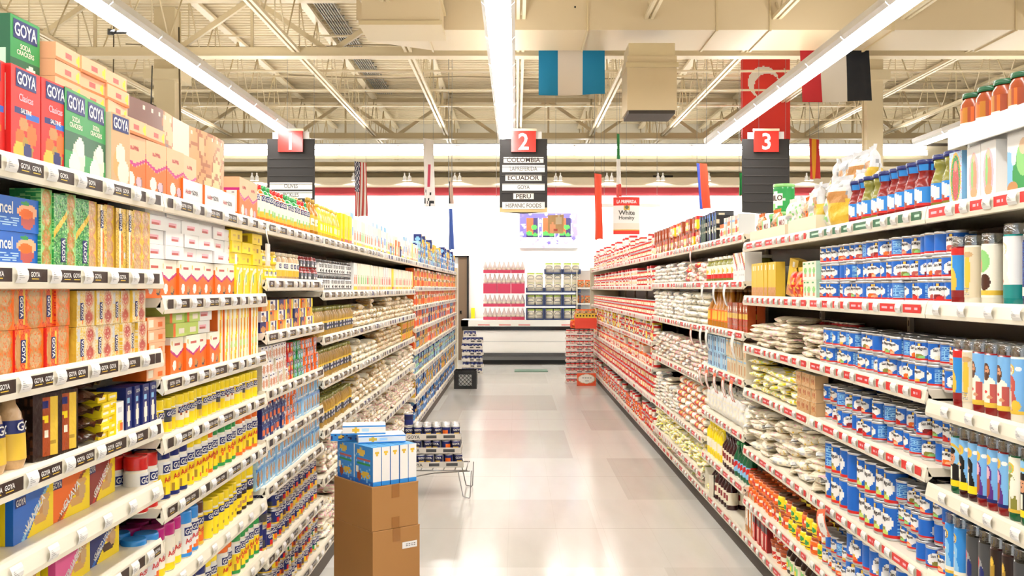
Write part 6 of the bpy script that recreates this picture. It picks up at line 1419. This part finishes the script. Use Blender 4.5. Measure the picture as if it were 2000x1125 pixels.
c0 = Vector((cx, cy, 0)) + u_ * .12 + v_ * .19
flatc(c0.x + .03, c0.y, zt + .177, .25, 'white carton lying flat on the standing blue cartons, right one', .22, .14)
flatc(c0.x - .13, c0.y + .06, zt + .177, .1, 'blue carton lying flat on the standing cartons, left one', .16, .13)
flatc(c0.x - .05, c0.y + .02, zt + .177 + .0355, .15, 'topmost white carton lying over the blue and white pile', .2, .13, .042)

# ---------------------------------------------------------------- hanging price slips on the right shelves and one tag on the left
def slip(side, x, z, h, w_, lab, red=True, tilt=0):
    XF = (XR if side == 'R' else XL); s = -1 if side == 'R' else 1; Y = XF * FPX / (x - 1008); b = MB()
    b.panel(lambda t, zz, o: (s * (.012 + .02 * math.sin(zz / h * 2.5)), s * t, zz - h), -w_ / 2, w_ / 2, 0, h, 8, 12, lambda u, v: C['white'] if not red or ((u - .5) / .42) ** 2 + ((v - .45) / .42) ** 2 < 1 else H('e8663a'), CARD)
    b.panel(lambda t, zz, o: (s * (.0105 + .02 * math.sin(zz / h * 2.5)), -s * t, zz - h), -w_ / 2, w_ / 2, 0, h, 1, 6, lambda u, v: C['white'], CARD)
    b.panel(lambda t, zz, o: (s * (.0125 + .02 * math.sin(zz / h * 2.5)), s * t, zz - h), -w_ * .2, w_ * .2, h * .35, h * .5, 5, 2, lambda u, v: C['grey'] if int(u * 5) % 2 else C['white'], CARD)
    tag(link('price_slip', b.mesh('sl'), None, (XF, Y, z - .02), 0, tilt), lab, 'price tag', 'white paper price slips hanging from the right shelves' if side == 'R' else None)
for n, x in enumerate((1380, 1403, 1424)): slip('R', x, RSB[1], .13, .06, f'white paper price slip under the olive jars, {W(n + 1)} from the far end', False, .15)
for n, x in enumerate((1376, 1388, 1440)): slip('R', x, RSB[2], .14, .07, f'white price slip under the orange sauce bottles, {W(n + 1)} from the far end', False, .1)
for n, x in enumerate((1375, 1388, 1404, 1421, 1437)): slip('R', x, RSB[3], .13, .085, f'oval price slip above the sugar bags, {W(n + 1)} from the far end')
slip('R', 1357, RSC[0], .14, .06, 'white price slip hanging below the slim dark cartons', True, .3)
slip('R', 1357, RSC[2], .13, .08, 'oval price slip hanging under the piled rice bags')
for n, x in enumerate((1186, 1192, 1198, 1213)): slip('R', x, RSD[3] + .2, .16, .09, f'small white price slip among the far red cans, {W(n + 1)} from the far end', False)
slip('R', 1616, RSA[4], .115, .12, 'large tilted price slip in front of the big blue cans', True, -.25)
x_ = 515; Yh = YL(x_); b = MB(); b.tube([(0, 0, 0), (.012, 0, -.06)], .003, C['white'], PLAS, 4); b.box(.006, .012, -.028, .028, -.15, -.06, H('e6ddd0'), CARD); b.box(.012, .0125, -.018, .018, -.13, -.10, C['white'], CARD)
tag(link('hanging_tag', b.mesh('ht'), None, (XL + .008, Yh, LS1[0] - .03)), 'pale tag hanging on a string below the left top shelf', 'price tag')
